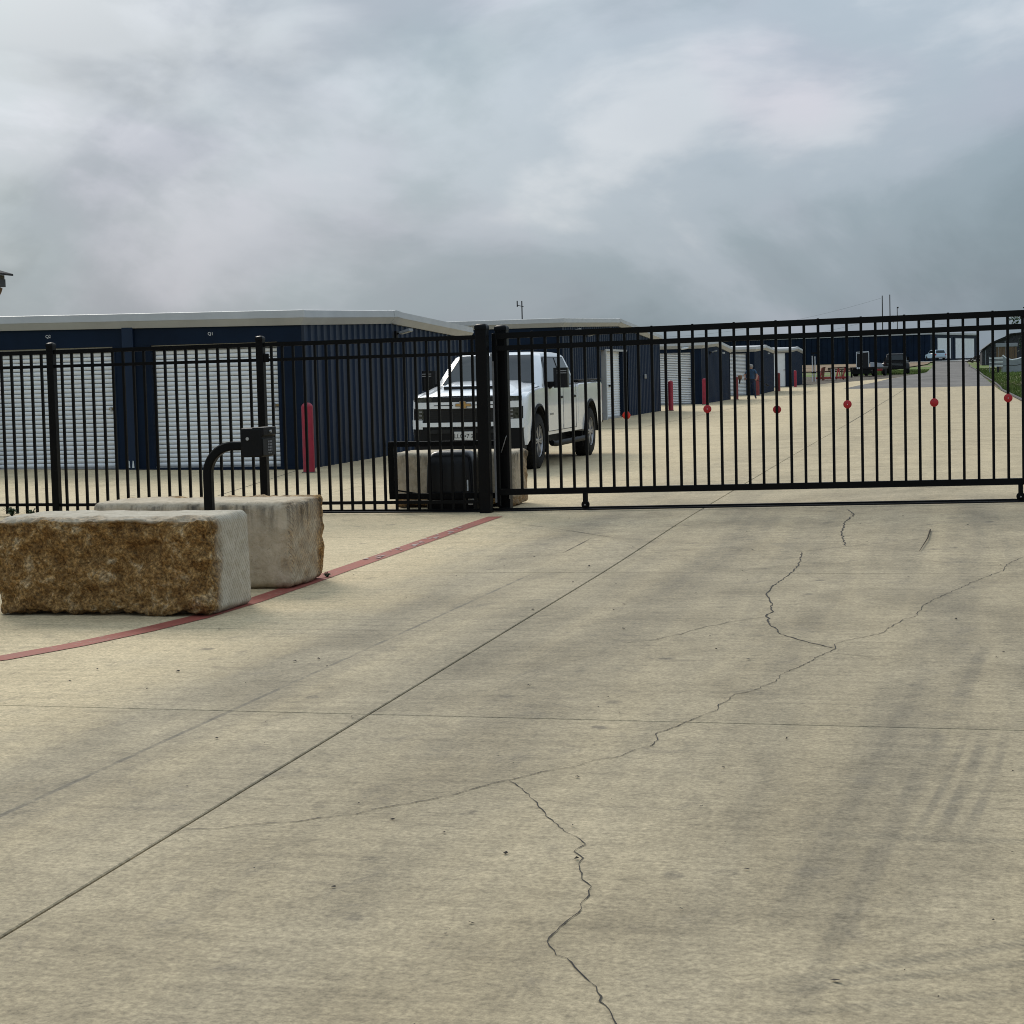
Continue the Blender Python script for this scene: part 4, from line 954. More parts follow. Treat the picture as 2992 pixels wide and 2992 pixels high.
    def hwz(z): return .85 + (z - 1.30) * (.70 - .85) / (1.74 - 1.30)
    def y0z(z): return 1.36 + (z - 1.30) * (1.95 - 1.36) / .44
    e = .022
    # windscreen (sits just proud of the cab skin)
    W = MB(); rows = []
    for z in lin(1.285, 1.765, 6):
        y = 1.36 + (z - 1.30) * (1.95 - 1.36) / .44 if z < 1.74 else 1.95 + (z - 1.74) * (2.06 - 1.95) / .06
        h_ = hwz(z) - .115
        rows.append([(h_ * k, y - .012 - .03 * (1 - k * k), z) for k in lin(-1, 1, 10)])
    W.loft(rows, closed=False, cap=False); ws = W.build('windscreen', glass, t, smooth=60, fix=False)
    MB().box(.28, .42, 1.40, 1.412, 1.345, 1.362).build('windscreen_sticker', platem, ws)
    for s in (-1, 1):   # black surround up the pillars
        MB().loft([[(s * (hwz(z) - .118), y - .02, z), (s * (hwz(z) - .085), y + .012, z), (s * (hwz(z) - .085), y + .03, z), (s * (hwz(z) - .118), y + .0, z)] for z, y in ((1.29, y0z(1.29)), (1.5, y0z(1.5)), (1.74, y0z(1.74)))]).build('windscreen_trim', gloss_black, ws)
        # side windows
        def sw(ya0, ya1, yb0, yb1, z0=1.285, z1=1.71, nm='side_window'):
            x0_, x1_ = s * (hwz(z0) + e), s * (hwz(z1) + e)
            return MB().add([(x0_, ya0, z0), (x0_, ya1, z0), (x1_, yb1, z1), (x1_, yb0, z1), (x0_ - s * .02, ya0, z0), (x0_ - s * .02, ya1, z0), (x1_ - s * .02, yb1, z1), (x1_ - s * .02, yb0, z1)], [(0, 1, 2, 3), (7, 6, 5, 4), (0, 4, 5, 1), (1, 5, 6, 2), (2, 6, 7, 3), (3, 7, 4, 0)]).build(nm, glass, t)
        sw(1.72, 2.80, 2.12, 2.80); sw(2.90, 3.72, 2.90, 3.52)
        MB().add([(s * (hwz(1.27) + .014), 1.60, 1.265), (s * (hwz(1.27) + .014), 3.80, 1.265), (s * (hwz(1.73) + .014), 3.58, 1.73), (s * (hwz(1.73) + .014), 2.06, 1.73)], [(0, 1, 2, 3)]).build('window_surround', gloss_black, t)
        # towing mirrors
        mr = bpy.data.objects.new('mirror', None); COL.objects.link(mr); mr.parent = t; mr.location = (s * .86, 1.86, 1.20)
        MB().loft([[(0, -.05, .0), (0, .10, .0), (0, .10, .13), (0, -.05, .13)], [(s * .10, -.06, .06), (s * .10, .06, .06), (s * .10, .06, .13), (s * .10, -.06, .13)], [(s * .16, -.06, .08), (s * .16, .06, .08), (s * .16, .06, .135), (s * .16, -.06, .135)]]).build('mirror_arm', black_trim, mr, bevel=.006)
        MB().loft([[(s * a, -.09 + b_, z) for a, b_ in ((.11, .02), (.16, 0), (.30, .0), (.335, .03), (.335, .13), (.11, .13))] for z in (.03, .07, .30, .345)]).build('mirror_shell', gloss_black, mr, smooth=40)
        for k in range(2): MB().box(min(s * .17, s * .325), max(s * .17, s * .325), -.096, -.088, .255 + k * .035, .267 + k * .035).build('mirror_trim', alloy, mr)
    for x in (-.5, -.25, 0, .25, .5): pass
    # cowl, wipers
    MB().box(-.62, .62, 1.30, 1.40, 1.285, 1.30).build('cowl', black_trim, t)
    for x in (-.25, .3): MB().bar((x, 1.36, 1.315), (x + .42, 1.42, 1.345), .018, .012).build('wiper', inkm, t)
    MB().loft([[(-.03, 2.30, 1.805), (.03, 2.30, 1.805), (.03, 2.50, 1.81), (-.03, 2.50, 1.81)], [(-.008, 2.42, 1.88), (.008, 2.42, 1.88), (.008, 2.48, 1.875), (-.008, 2.48, 1.875)]]).build('roof_antenna', gloss_black, t)
    # bed: dark well, rails, toolbox, tailgate and rear lamps
    MB().box(-.74, .74, 4.12, 6.06, 1.322, 1.328).build('bed_floor', inkm, t)
    for s in (-1, 1):
        MB().box(s * .82 - .06, s * .82 + .06, 4.08, 6.10, 1.318, 1.345).build('bed_rail', black_trim, t, bevel=.006)
        MB().box(s * .80 - .09, s * .80 + .085, 6.125, 6.145, .95, 1.24).build('rear_lamp', redr, t)
        MB().box(s * (HW + .001) - .012, s * (HW + .001) + .012, 5.86, 5.90, 1.17, 1.20).build('fuel_mark', black_trim, t)
    MB().box(-.70, .70, 4.10, 4.48, 1.33, 1.46).build('bed_toolbox', black_trim, t, bevel=.015)
    MB().box(-.88, .88, 6.12, 6.26, .55, .72).build('rear_bumper', black_trim, t, bevel=.02)
    for s in (-1, 1):
        wheel(t, s * .752, 1.10, .425, .27, s); wheel(t, s * .752, 5.08, .425, .27, s)
    return t
pickup()

# ------------------------------------------------------------------ person and trimmer
def person():
    bx, by = -9.12, 83.4; z0 = zg(bx, by)
    me = bpy.data.meshes.new('person')
    J = dict(pel=(0, 0, .88), wst=(.0, .0, 1.02), chest=(.0, .0, 1.25), neck=(0, -.02, 1.43), head=(.01, -.05, 1.53), top=(.01, -.05, 1.62),
             hl=(-.09, 0, .84), kl=(-.14, -.02, .46), al=(-.17, .06, .08), tl=(-.19, -.09, .03),
             hr=(.09, 0, .84), kr=(.15, -.08, .46), ar=(.20, .0, .08), tr=(.27, -.14, .03),
             sl=(-.18, .0, 1.37), el=(-.33, -.02, 1.14), wl=(-.24, -.18, .98), fl=(-.20, -.25, .95),
             sr=(.18, .0, 1.37), er=(.30, -.02, 1.12), wr=(.34, -.20, .94), fr=(.35, -.28, .92))
    rad = dict(pel=(.165, .12), wst=(.155, .115), chest=(.175, .125), neck=(.058, .058), head=(.082, .095), top=(.06, .07), hl=(.09, .09), kl=(.062, .065), al=(.045, .048), tl=(.045, .035),
               hr=(.09, .09), kr=(.062, .065), ar=(.045, .048), tr=(.045, .035), sl=(.065, .065), el=(.045, .045), wl=(.03, .03), fl=(.035, .025), sr=(.065, .065), er=(.045, .045), wr=(.03, .03), fr=(.035, .025))
    E = 'pel-wst wst-chest chest-neck neck-head head-top pel-hl hl-kl kl-al al-tl pel-hr hr-kr kr-ar ar-tr chest-sl sl-el el-wl wl-fl chest-sr sr-er er-wr wr-fr'.split()
    ks = list(J); me.from_pydata([J[k] for k in ks], [(ks.index(a), ks.index(b_)) for a, b_ in (e.split('-') for e in E)], [])
    tmp = bpy.data.objects.new('person', me); COL.objects.link(tmp)
    sk = tmp.modifiers.new('skin', 'SKIN')
    for i, k in enumerate(ks): me.skin_vertices[0].data[i].radius = rad[k]; me.skin_vertices[0].data[i].use_root = (k == 'pel')
    sb = tmp.modifiers.new('sub', 'SUBSURF'); sb.levels = sb.render_levels = 2
    dg = bpy.context.evaluated_depsgraph_get(); m2 = bpy.data.meshes.new_from_object(tmp.evaluated_get(dg)); bpy.data.objects.remove(tmp)
    for mt in (skin, shirt, jeans, shoem): m2.materials.append(mt)
    for p in m2.polygons:
        c = p.center; p.use_smooth = True
        if c.z < .085: i = 3
        elif c.z < .93 and abs(c.x) < .24: i = 2
        elif c.z < 1.43 and (abs(c.x) < .225 or c.z > 1.20): i = 1
        else: i = 0
        p.material_index = i
    o = bpy.data.objects.new('person', m2); COL.objects.link(o); o.location = (bx, by, z0); o.rotation_euler = (0, 0, R(-14))
    tag(o, 'person in blue shirt and dark jeans walking with a trimmer beside the storage buildings', 'person')
    MB().lathe([(.0, .115), (.05, .108), (.085, .07), (.098, .02), (.094, -.035), (.08, -.06)], (.01, -.035, 1.55), 'z', 18).build('hair', hairm, o, smooth=60)
    MB().lathe([(.0, -.02), (.012, -.015), (.014, .0), (.0, .02)], (.01, -.145, 1.525), 'y', 8).build('nose', skin, o, smooth=60)
    for s in (-1, 1): MB().lathe([(0, -.012), (.022, -.008), (.022, .008), (0, .012)], (.01 + s * .088, -.045, 1.53), 'x', 10).build('ear', skin, o, smooth=60)
    # fingers curled on the trimmer shaft
    for s, (hx, hy, hz) in ((-1, (-.20, -.27, .945)), (1, (.35, -.30, .915))):
        for k in range(4): MB().tube([(hx - .03 + .02 * k, hy, hz + .03), (hx - .03 + .02 * k, hy - .045, hz + .02), (hx - .03 + .02 * k, hy - .05, hz - .02), (hx - .03 + .02 * k, hy - .015, hz - .035)], [.010, .010, .009, .007], 6).build('finger', skin, o, smooth=60)
        MB().tube([(hx - s * .045, hy, hz + .01), (hx - s * .055, hy - .035, hz + .03), (hx - s * .02, hy - .05, hz + .035)], [.012, .011, .008], 6).build('thumb', skin, o, smooth=60)
    tr = empty('string_trimmer', (bx, by, z0), 'string trimmer held across the waist by the walking person', 'trimmer', rz=R(-14))
    MB().tube([(-.42, -.27, 1.02), (.35, -.315, .915), (.98, -.42, .66)], .014, 8).build('shaft', inkm, tr)
    MB().box(-.56, -.38, -.36, -.20, .95, 1.15).build('engine', strapm, tr, bevel=.03)
    MB().tube([(-.48, -.28, .97), (-.50, -.28, .74)], [.05, .03], 8).build('fuel_tank', inkm, tr)
    MB().tube([(.90, -.40, .69), (1.02, -.44, .62)], [.05, .03], 10).build('cutting_head', inkm, tr)
person()

# ------------------------------------------------------------------ far yard
# large navy building across the end of the road
def far_building():
    C = Vector((-2.5, 272)); u = Vector((7.4, 24)).normalized(); v = Vector((-u.y, u.x)); Lr, Ll = 24.5, 42; H = 4.15
    zb = 1.80
    b = empty('storage_building', (C.x, C.y, zb), 'big navy building with two tall white doors at the end of the road', 'building', GB)
    p = [Vector((0, 0)), u * Lr, u * Lr + v * Ll, v * Ll]
    pts = [(q.x, q.y) for q in p]
    MB().prism(pts, -.3, H, 'z').build('walls', navy_flat, b)
    top = [(q.x, q.y) for q in (-(u + v) * .15, u * (Lr + .15) - v * .15, u * (Lr + .15) + v * (Ll + .15), v * (Ll + .15) - u * .15)]
    MB().prism(top, H, H + .28, 'z').build('roof_edge', trim, b)
    def onwall(s0, s1, z0, z1, nm, mat, off=.06):
        a = u * s0 - v * off; c = u * s1 - v * off; q = [(a.x, a.y), (c.x, c.y), ((c + v * off * .9).x, (c + v * off * .9).y), ((a + v * off * .9).x, (a + v * off * .9).y)]
        return MB().prism(q, z0, z1, 'z').build(nm, mat, b)
    for s0, s1 in ((3.2, 9.8), (12.4, 22.4)):
        onwall(s0 - .5, s1 + .5, .3, H - .35, 'door_frame', navy_flat, .1); onwall(s0, s1, .45, H - .55, 'tall_door', doorw, .16)
    k = 0
    for s in lin(1, Ll - 1, 46):   # ribs of the long wall
        a = v * s - u * .06; MB().bar((a.x, a.y, 0), (a.x, a.y, H), .12, .14).build('wall_rib', navy_flat, b)
far_building()
# H-frame of utility poles with wires
def poles():
    Y = 480; zb = 2.3
    for x, top, lab in ((-16.9, 20.2, 'left timber pole of the distant power line pair'), (-14.9, 20.4, 'right timber pole of the distant power line pair')):
        t = empty('utility_pole', (x, Y, zb), lab, 'utility pole', 'distant power line poles')
        MB().tube([(0, 0, -.5), (0, 0, top - zb)], [.17, .12], 10).build('pole', polem, t)
        MB().box(-2.0 if x < -16 else -.6, .6 if x < -16 else 1.1, -.08, .08, top - zb - 6.0, top - zb - 5.75).build('crossarm', polem, t)
        MB().tube([(-1.7 if x < -16 else .95, 0, top - zb - 7.6), (-1.7 if x < -16 else .95, 0, top - zb - 5.9)], .07, 6).build('insulator', wirem, t)
    t = empty('utility_pole', (-13.8, Y + 30, zb), 'short far pole to the right of the power line pair', 'utility pole', 'distant power line poles')
    MB().tube([(0, 0, -.5), (0, 0, 15.6)], [.14, .1], 8).build('pole', polem, t); MB().box(-.1, .4, -.1, .1, 15.3, 15.7).build('transformer', polem, t)
    for (a, b_, sag, lab) in (((-17, 480, 19.6), (-80, 470, 10.5), 2.2, 'upper grey power line running left from the poles'), ((-17, 480, 14.2), (-80, 480, 5.5), 1.5, 'lower grey power line running left from the poles'), ((-15, 480, 15.0), (25, 700, 16), 2.0, 'grey power line running right from the poles')):
        pts = [Vector(a).lerp(Vector(b_), s) - Vector((0, 0, 4 * sag * s * (1 - s))) for s in lin(0, 1, 14)]
        tag(MB().tube(pts, .022, 5).build('power_line', wirem), lab, 'power line', 'distant power lines')
poles()

def simple_wheel(mb, x, y, z, r, w): mb.lathe([(0, -w / 2), (r * .9, -w / 2), (r, -w * .3), (r, w * .3), (r * .9, w / 2), (0, w / 2)], (x, y, z), 'x', 18)
# black dually pickup seen from behind
darklamp = pmat('smoked lamp', (.03, .006, .006), .3, 0, .2, 8)
def dually():
    x, y = -4.62, 160.5; z = zg(x, y)
    t = empty('pickup_truck', (x, y, z), 'black wide-fendered pickup truck seen from behind on the dirt yard', 'pickup truck', rz=R(-1))
    MB().loft([[(-.98, 0, .52), (.98, 0, .52), (.98, 0, 1.22), (-.98, 0, 1.22)], [(-1.0, 5.6, .5), (1.0, 5.6, .5), (1.0, 5.6, 1.25), (-1.0, 5.6, 1.25)]]).build('body', gloss_black, t, bevel=.06)
    MB().loft([[(-.92, 2.1, 1.2), (.92, 2.1, 1.2), (.92, 4.9, 1.2), (-.92, 4.9, 1.2)], [(-.80, 2.25, 1.78), (.80, 2.25, 1.78), (.80, 4.1, 1.78), (-.80, 4.1, 1.78)], [(-.70, 2.4, 1.86), (.70, 2.4, 1.86), (.70, 3.9, 1.86), (-.70, 3.9, 1.86)]]).build('cab', gloss_black, t, bevel=.05)
    MB().add([(-.66, 2.10, 1.28), (.66, 2.10, 1.28), (.60, 2.215, 1.70), (-.60, 2.215, 1.70)], [(0, 1, 2, 3)]).build('rear_window', glass, t)
    for s in (-1, 1):
        MB().loft([[(s * .9, .75, .42), (s * 1.24, .9, .42), (s * 1.24, 1.9, .42), (s * .9, 2.05, .42)], [(s * .9, .85, .95), (s * 1.24, 1.0, .90), (s * 1.24, 1.8, .90), (s * .9, 1.95, .95)], [(s * .9, 1.0, 1.08), (s * 1.12, 1.1, 1.02), (s * 1.12, 1.7, 1.02), (s * .9, 1.8, 1.08)]]).build('rear_fender', gloss_black, t, bevel=.04)
        MB().box(s * .88 - .06, s * .88 + .06, -.02, .03, .82, 1.10).build('tail_lamp', darklamp, t)
        w = MB(); simple_wheel(w, s * 1.05, 1.4, .40, .40, .40); w.build('rear_wheel', tyre, t); w = MB(); simple_wheel(w, s * .88, 4.6, .40, .40, .24); w.build('front_wheel', tyre, t)
        MB().box(s * 1.02 - .1, s * 1.02 + .1, 4.2, 4.3, 1.22, 1.52).build('mirror', black_trim, t)
        MB().box(s * 1.04 - .16, s * 1.04 + .16, .78, .80, .08, .45).build('mud_flap', black_trim, t)
    tg = MB().box(-.76, .76, -.035, .02, .62, 1.18).build('tailgate', gloss_black, t, bevel=.015)
    for k in range(3): MB().box(-.70, .70, -.043, -.034, .72 + k * .12, .735 + k * .12).build('tailgate_crease', greym, tg)
    MB().box(-.10, .10, -.045, -.034, 1.02, 1.09).build('tailgate_handle', inkm, tg)
    MB().box(-1.0, 1.0, -.18, .03, .42, .60).build('rear_bumper', black_trim, t, bevel=.03)
    MB().box(-.95, .95, .0, 2.1, 1.19, 1.24).build('bed_cover', black_trim, t)
dually()
# black flatbed with upright headache rack
def flatbed():
    x, y = -7.15, 151.5; z = zg(x, y)
    t = empty('flatbed_trailer', (x, y, z), 'black flatbed trailer with tall white-edged headboard rack', 'trailer', rz=R(-14))
    MB().box(-1.05, 1.35, 0, 3.4, .62, .80).build('deck', gloss_black, t, bevel=.02)
    MB().box(-.95, .95, .05, .2, .22, .62).build('tail_skirt', black_trim, t)
    MB().box(-.55, .50, .5, .60, .80, 2.02).build('rack_panel', inkm, t)
    for s in (-.57, .51): MB().box(s - .025, s + .025, .47, .50, .80, 2.10).build('rack_upright', letterw, t)
    MB().bar((-.57, .485, 2.09), (.51, .485, 2.12), .04, .05).build('rack_top', letterw, t)
    MB().bar((-.5, .48, 1.95), (.50, .48, 2.09), .03, .03).build('rack_brace', letterw, t)
    for s in (-.32, -.12): MB().lathe([(0, -.03), (.09, -.03), (.07, .03), (0, .03)], (s, -.02, .72), 'y', 14).build('work_lamp', letterw, t)
    for s in (-1, 1):
        w = MB(); simple_wheel(w, s * .82, 1.0, .38, .38, .36); w.build('rear_wheel', tyre, t); w = MB(); simple_wheel(w, s * .82, 4.2, .38, .38, .24); w.build('front_wheel', tyre, t)
        MB().box(s * .9 - .1, s * .9 + .1, -.015, .01, .42, .56).build('tail_lamp', lampm, t)
    if 0: MB().loft([[(-.92, 3.2, .5), (.92, 3.2, .5), (.92, 5.2, .5), (-.92, 5.2, .5)], [(-.92, 3.2, 1.2), (.92, 3.2, 1.2), (.92, 5.2, 1.1), (-.92, 5.2, 1.1)], [(-.75, 3.3, 1.75), (.75, 3.3, 1.75), (.75, 4.3, 1.75), (-.75, 4.3, 1.75)]]).build('cab', gloss_black, t, bevel=.05)
flatbed()
# pale blue wagon far up the road
def wagon():
    x, y = -.95, 266; z = zg(x, y) + .25
    t = empty('parked_car', (x, y, z), 'pale blue van parked in front of the tall white doors', 'car', rz=R(22))
    sec = lambda y0, hw, z0, z1: [(-hw, y0, z0), (hw, y0, z0), (hw, y0, z1), (-hw, y0, z1)]
    MB().loft([sec(0, .85, .38, .92), sec(.1, .9, .3, .98), sec(2.6, .92, .3, .98), sec(3.9, .88, .3, .86), sec(4.2, .8, .35, .75)]).build('body', bluecar, t, bevel=.05)
    MB().loft([[(-.86, .06, .96), (.86, .06, .96), (.86, 3.1, .96), (-.86, 3.1, .96)], [(-.72, .28, 1.52), (.72, .28, 1.52), (.72, 2.3, 1.52), (-.72, 2.3, 1.52)]]).build('cabin', bluecar, t, bevel=.06)
    MB().add([(-.7, .085, 1.03), (.7, .085, 1.03), (.62, .235, 1.44), (-.62, .235, 1.44)], [(0, 1, 2, 3)]).build('rear_window', glass, t)
    for s in (-1, 1):
        MB().add([(s * .85, .4, 1.03), (s * .85, 2.8, 1.03), (s * .755, 2.25, 1.44), (s * .755, .5, 1.44)], [(0, 1, 2, 3)]).build('side_window', glass, t)
        for yy in (.85, 3.3): w = MB(); simple_wheel(w, s * .8, yy, .33, .33, .22); w.build('wheel', tyre, t)
        MB().box(s * .78 - .08, s * .78 + .08, -.015, .05, .68, .92).build('tail_lamp', redr, t)
    MB().box(-.86, .86, -.06, .1, .32, .5).build('rear_bumper', greym, t, bevel=.03)
wagon()
# red steel machinery and pipes at the end of the row
def machinery():
    x, y = -9.75, 138; z = zg(x, y)
    t = empty('red_implement', (x, y, z), 'red and rusty steel farm implement with raised arms beyond the last building', 'implement')
    MB().bar((-.3, 0, .16), (2.0, .6, .16), .14, .14).build('beam', redsteel, t); MB().bar((-.3, 1.0, .16), (2.0, 1.6, .16), .14, .14).build('beam', redsteel, t)
    for a in (.0, 1.25, 1.75): MB().bar((a, .1 + a * .26, .05), (a + .18, .5 + a * .26, .95), .10, .08).build('arm', redsteel, t); MB().bar((a + .35, .1 + a * .26, .05), (a + .18, .5 + a * .26, .95), .08, .08).build('arm', redsteel, t)
    MB().loft([[(.20, -.3, -.02), (.34, -.3, -.02), (.34, -.2, -.02), (.20, -.2, -.02)], [(.16, -.3, .7), (.42, -.3, .7), (.42, -.2, .7), (.16, -.2, .7)], [(.24, -.3, 1.0), (.5, -.3, 1.05), (.5, -.2, 1.05), (.24, -.2, 1.0)]]).build('share', rust, t)
    for a in (.95, 1.14): MB().tube([(a, .2, .02), (a - .03, .2, .86)], .05, 10).build('white_pipe', letterw, t)
    MB().bar((.62, .5, .92), (2.1, .8, .98), .10, .07).build('drawbar', black_trim, t)
    for q in range(3): w = MB(); simple_wheel(w, .2 + q * .8, .9, .22, .22, .12); w.build('gauge_wheel', rust, t)
    t2 = empty('pole_rack', (-10.06, 134.5, zg(-10, 134.5)), 'black and white upright rack next to the last building corner', 'rack')
    for dx, m_, h_ in ((.02, letterw, 1.95), (.14, inkm, 2.1), (.23, letterw, 1.9)): MB().box(dx - .03, dx + .03, -.04, .04, -.02, h_).build('upright', m_, t2)
    MB().box(-.05, .42, -.1, .1, 2.1, 2.2).build('rack_top', black_trim, t2); MB().box(-.05, .30, -.1, .1, .62, .70).build('shelf', black_trim, t2)
    t3 = empty('board_stack', (-8.3, 147, zg(-8, 147)), 'tan board and posts lying behind the red implement', 'boards')
    MB().box(-1.4, .65, 0, .3, .62, .78).build('plank', wood, t3)
    MB().box(.48, .62, -.12, .02, .0, .84).build('post', black_trim, t3)
    for dx in (-1.2, -.3): MB().box(dx, dx + .1, .05, .2, 0, .62).build('trestle', rust, t3)
    t4 = empty('dump_trailer', (-5.75, 157, zg(-5.7, 157)), 'low grey and red machine parked behind the flatbed trailer', 'machine')
    MB().loft([[(-.9, 0, .35), (.5, 0, .35), (.5, 1.6, .35), (-.9, 1.6, .35)], [(-.9, 0, .62), (.3, 0, .70), (.3, 1.6, .70), (-.9, 1.6, .62)]]).build('tub', redsteel, t4, bevel=.03)
    MB().loft([[(-.9, .1, .7), (.25, .1, .7), (.25, 1.4, .7), (-.9, 1.4, .7)], [(-.9, .3, 1.15), (.05, .3, 1.05), (.05, 1.2, 1.05), (-.9, 1.2, 1.15)]]).build('cover', greym, t4, bevel=.03)
    for s in (-.6, .3): w = MB(); simple_wheel(w, s, -.05, .25, .25, .18); w.build('wheel', tyre, t4)
machinery()

# right-hand side: pipe, wall, white barrier, sheds, tree
pp = [(2.68, 60, 0), (2.72, 93, 0), (2.85, 100, 0), (2.9, 112, 0), (2.82, 130, 0), (2.72, 141, 0), (2.75, 160, 0), (2.62, 185, 0), (2.35, 203, 0), (2.5, 214, 0)]
tag(MB().tube([(a, b_, zg(a, b_) + .03) for a, b_, c in pp], .06, 8).build('drain_pipe', inkm), 'black pipe lying along the edge of the grass by the road', 'pipe')
def right_side():
    x, y = 4.75, 160; z = zg(x, y)
    t = empty('sheet_wall', (x, y, z), 'grey sheet wall with a sagging pale top edge on the right', 'wall')
    prof = [(0, 1.42), (.35, 1.10), (.8, .98), (1.25, 1.04), (1.9, 1.25), (2.8, 1.50), (4, 1.6)]
    MB().prism([(0, -.2)] + prof + [(4, -.2)], 0, .12, 'y').build('panel', greym, t)
    MB().tube([(a, .06, b_ + .02) for a, b_ in prof], .07, 8).build('top_rail', letterw, t)
    MB().tube([(.0, -.01, .50), (1.2, -.01, .52), (2.4, -.01, .86), (4, -.01, .92)], .02, 5).build('cable', inkm, t)
    x, y = 3.85, 156; z = zg(x, y)
    b = empty('slat_barrier', (x, y, z), 'white slatted barrier standing on a black foot in the grass', 'barrier')
    for k in range(5): MB().box(-.35, .80, -.03, .03, .50 + k * .17, .61 + k * .17).build('slat', letterw if k % 2 == 0 else greym, b)
    for dx in (-.3, .72): MB().box(dx - .03, dx + .03, .03, .07, .0, 1.36).build('post', greym, b)
    MB().box(.30, .48, -.12, .12, -.03, .50).build('foot', inkm, b)
    x, y = 5.1, 172; z = zg(x, y)
    s = empty('board_fence', (x, y, z), 'brown upright board fence behind the sagging wall', 'fence')
    for k in range(9): MB().box(-.55 + k * .21, -.55 + k * .21 + .18, -.02, .02, 0, 2.15 + .06 * (k % 2)).build('board', wood, s)
    MB().box(-.62, 1.4, -.06, -.02, 2.16, 2.5).build('white_drum', greym, s, bevel=.08)
    # dark low shed with a roof receding up the road
    h = empty('dark_shed', (4.6, 215, zg(4.6, 215)), 'long dark shed with stepped roof behind the grey wall', 'shed')
    MB().prism([(-.6, -.2), (-.55, 1.6), (.6, 2.5), (2.6, 3.3), (2.65, 3.5), (5.2, 3.7), (9, 3.8), (9, -.2)], 0, 14, 'y').build('wall', shingle, h)
    MB().prism([(-.7, 1.62), (-.62, 1.80), (.58, 2.68), (2.55, 3.48), (2.6, 3.62), (5.2, 3.84), (9.1, 3.94), (9.1, 3.8), (5.2, 3.7), (2.7, 3.5), (2.65, 3.3), (.6, 2.5)], -.3, 14.3, 'y').build('roof', inkm, h)
    for k in range(4): MB().box(-.2 + k * .75, -.12 + k * .75, -.08, .0, 0, 1.7 + k * .35).build('upright', greym, h)
    g = empty('pale_house', (10.2, 225, zg(10, 225)), 'pale gabled house at the far right edge', 'house')
    MB().prism([(-1.0, -.3), (-1.0, 2.9), (3, 5.6), (7, 2.9), (7, -.3)], 0, 9, 'y').build('wall', whitem, g)
    MB().prism([(-1.5, 2.75), (3, 5.85), (7.5, 2.75), (7.5, 2.55), (3, 5.6), (-1.5, 2.55)], -.4, 9.4, 'y').build('roof', shingle, g)
    w = MB().box(1, 2.2, -.05, -.01, 1.2, 2.4).build('window', glass, g); MB().box(.9, 2.3, -.06, -.045, 1.1, 1.2).build('sill', greym, w)
    # brush pile beside the far door
    mb = MB()
    for k in range(160):
        a = random.uniform(0, 6.28); r_ = random.uniform(0, 2.2); px, py, pz = r_ * math.cos(a), r_ * math.sin(a), random.uniform(0, 1.1) * (1 - r_ / 2.6)
        d = Vector((random.uniform(-1, 1), random.uniform(-1, 1), random.uniform(-.3, .8))).normalized() * .5
        mb.bar((px, py, pz), (px + d.x, py + d.y, pz + d.z), .06, .06)
    o = mb.build('brush_pile', barkm, loc=(4.6, 245, zg(4.6, 245))); tag(o, 'dark heap of cut brush on the verge past the white barrier', 'brush pile')
right_side()
def tree(x, y, h, r, label, trunk_h):
    z = zg(x, y); t = empty('tree', (x, y, z), label, 'tree', 'trees beyond the yard')
    tr = MB().tube([(0, 0, -.2), (.05, 0, trunk_h * .5), (0, .1, trunk_h), (.1, 0, h * .8)], [.28, .22, .17, .05], 9)
    for k in range(7):
        a = k * 2.4; s = .4 + .07 * k; tr.tube([(0, 0, h * s), (math.cos(a) * r * .4, math.sin(a) * r * .4, h * s + r * .3), (math.cos(a) * r * .75, math.sin(a) * r * .75, h * s + r * .45)], [.1, .06, .02], 6)
    tr.build('trunk', barkm, t)
    mb = MB(); cl_ = [(Vector((random.gauss(0, r * .42), random.gauss(0, r * .42), h * .68 + random.gauss(0, h * .15))), random.uniform(.35, .8)) for _ in range(46)]
    for c, cr in cl_:
        for _ in range(70):
            d = Vector((random.gauss(0, 1), random.gauss(0, 1), random.gauss(0, 1))).normalized() * cr * random.uniform(.5, 1.1); p = c + d
            u = Vector((random.uniform(-1, 1), random.uniform(-1, 1), random.uniform(-1, 1))).normalized() * .13; w = u.cross(Vector((random.uniform(-1, 1), random.uniform(-1, 1), 1))).normalized() * .09
            mb.add([p - u, p + w, p + u, p - w], [(0, 1, 2, 3)])
    mb.build('crown', leafm, t, fix=False)
tree(8.6, 178, 6.3, 2.3, 'dark green tree at the right edge above the sheet wall', 2.2)

# grass blades on the verge and far lawn
def grass():
    mb = MB()
    for k in range(26000):
        if k % 4: y = 60 + 130 * random.random() ** 1.3; x = 2.95 + 7 * random.random() ** 1.4
        else: y = random.uniform(160, 190); x = random.uniform(-8.5, -1.9)
        a = random.uniform(0, 3.14); h = random.uniform(.05, .16) * (1 + .8 * noise.noise(Vector((x * .4, y * .2, 0)))); w = .035
        z = zg(x, y) - .10; dx, dy = math.cos(a) * w, math.sin(a) * w; l_ = random.uniform(-.05, .05)
        mb.add([(x - dx, y - dy, z), (x + dx, y + dy, z), (x + l_, y + l_, z + h)], [(0, 1, 2)])
    tag(mb.build('grass', grassm, fix=False), 'short green grass on the verge beside the road', 'grass', kind='stuff')
grass()

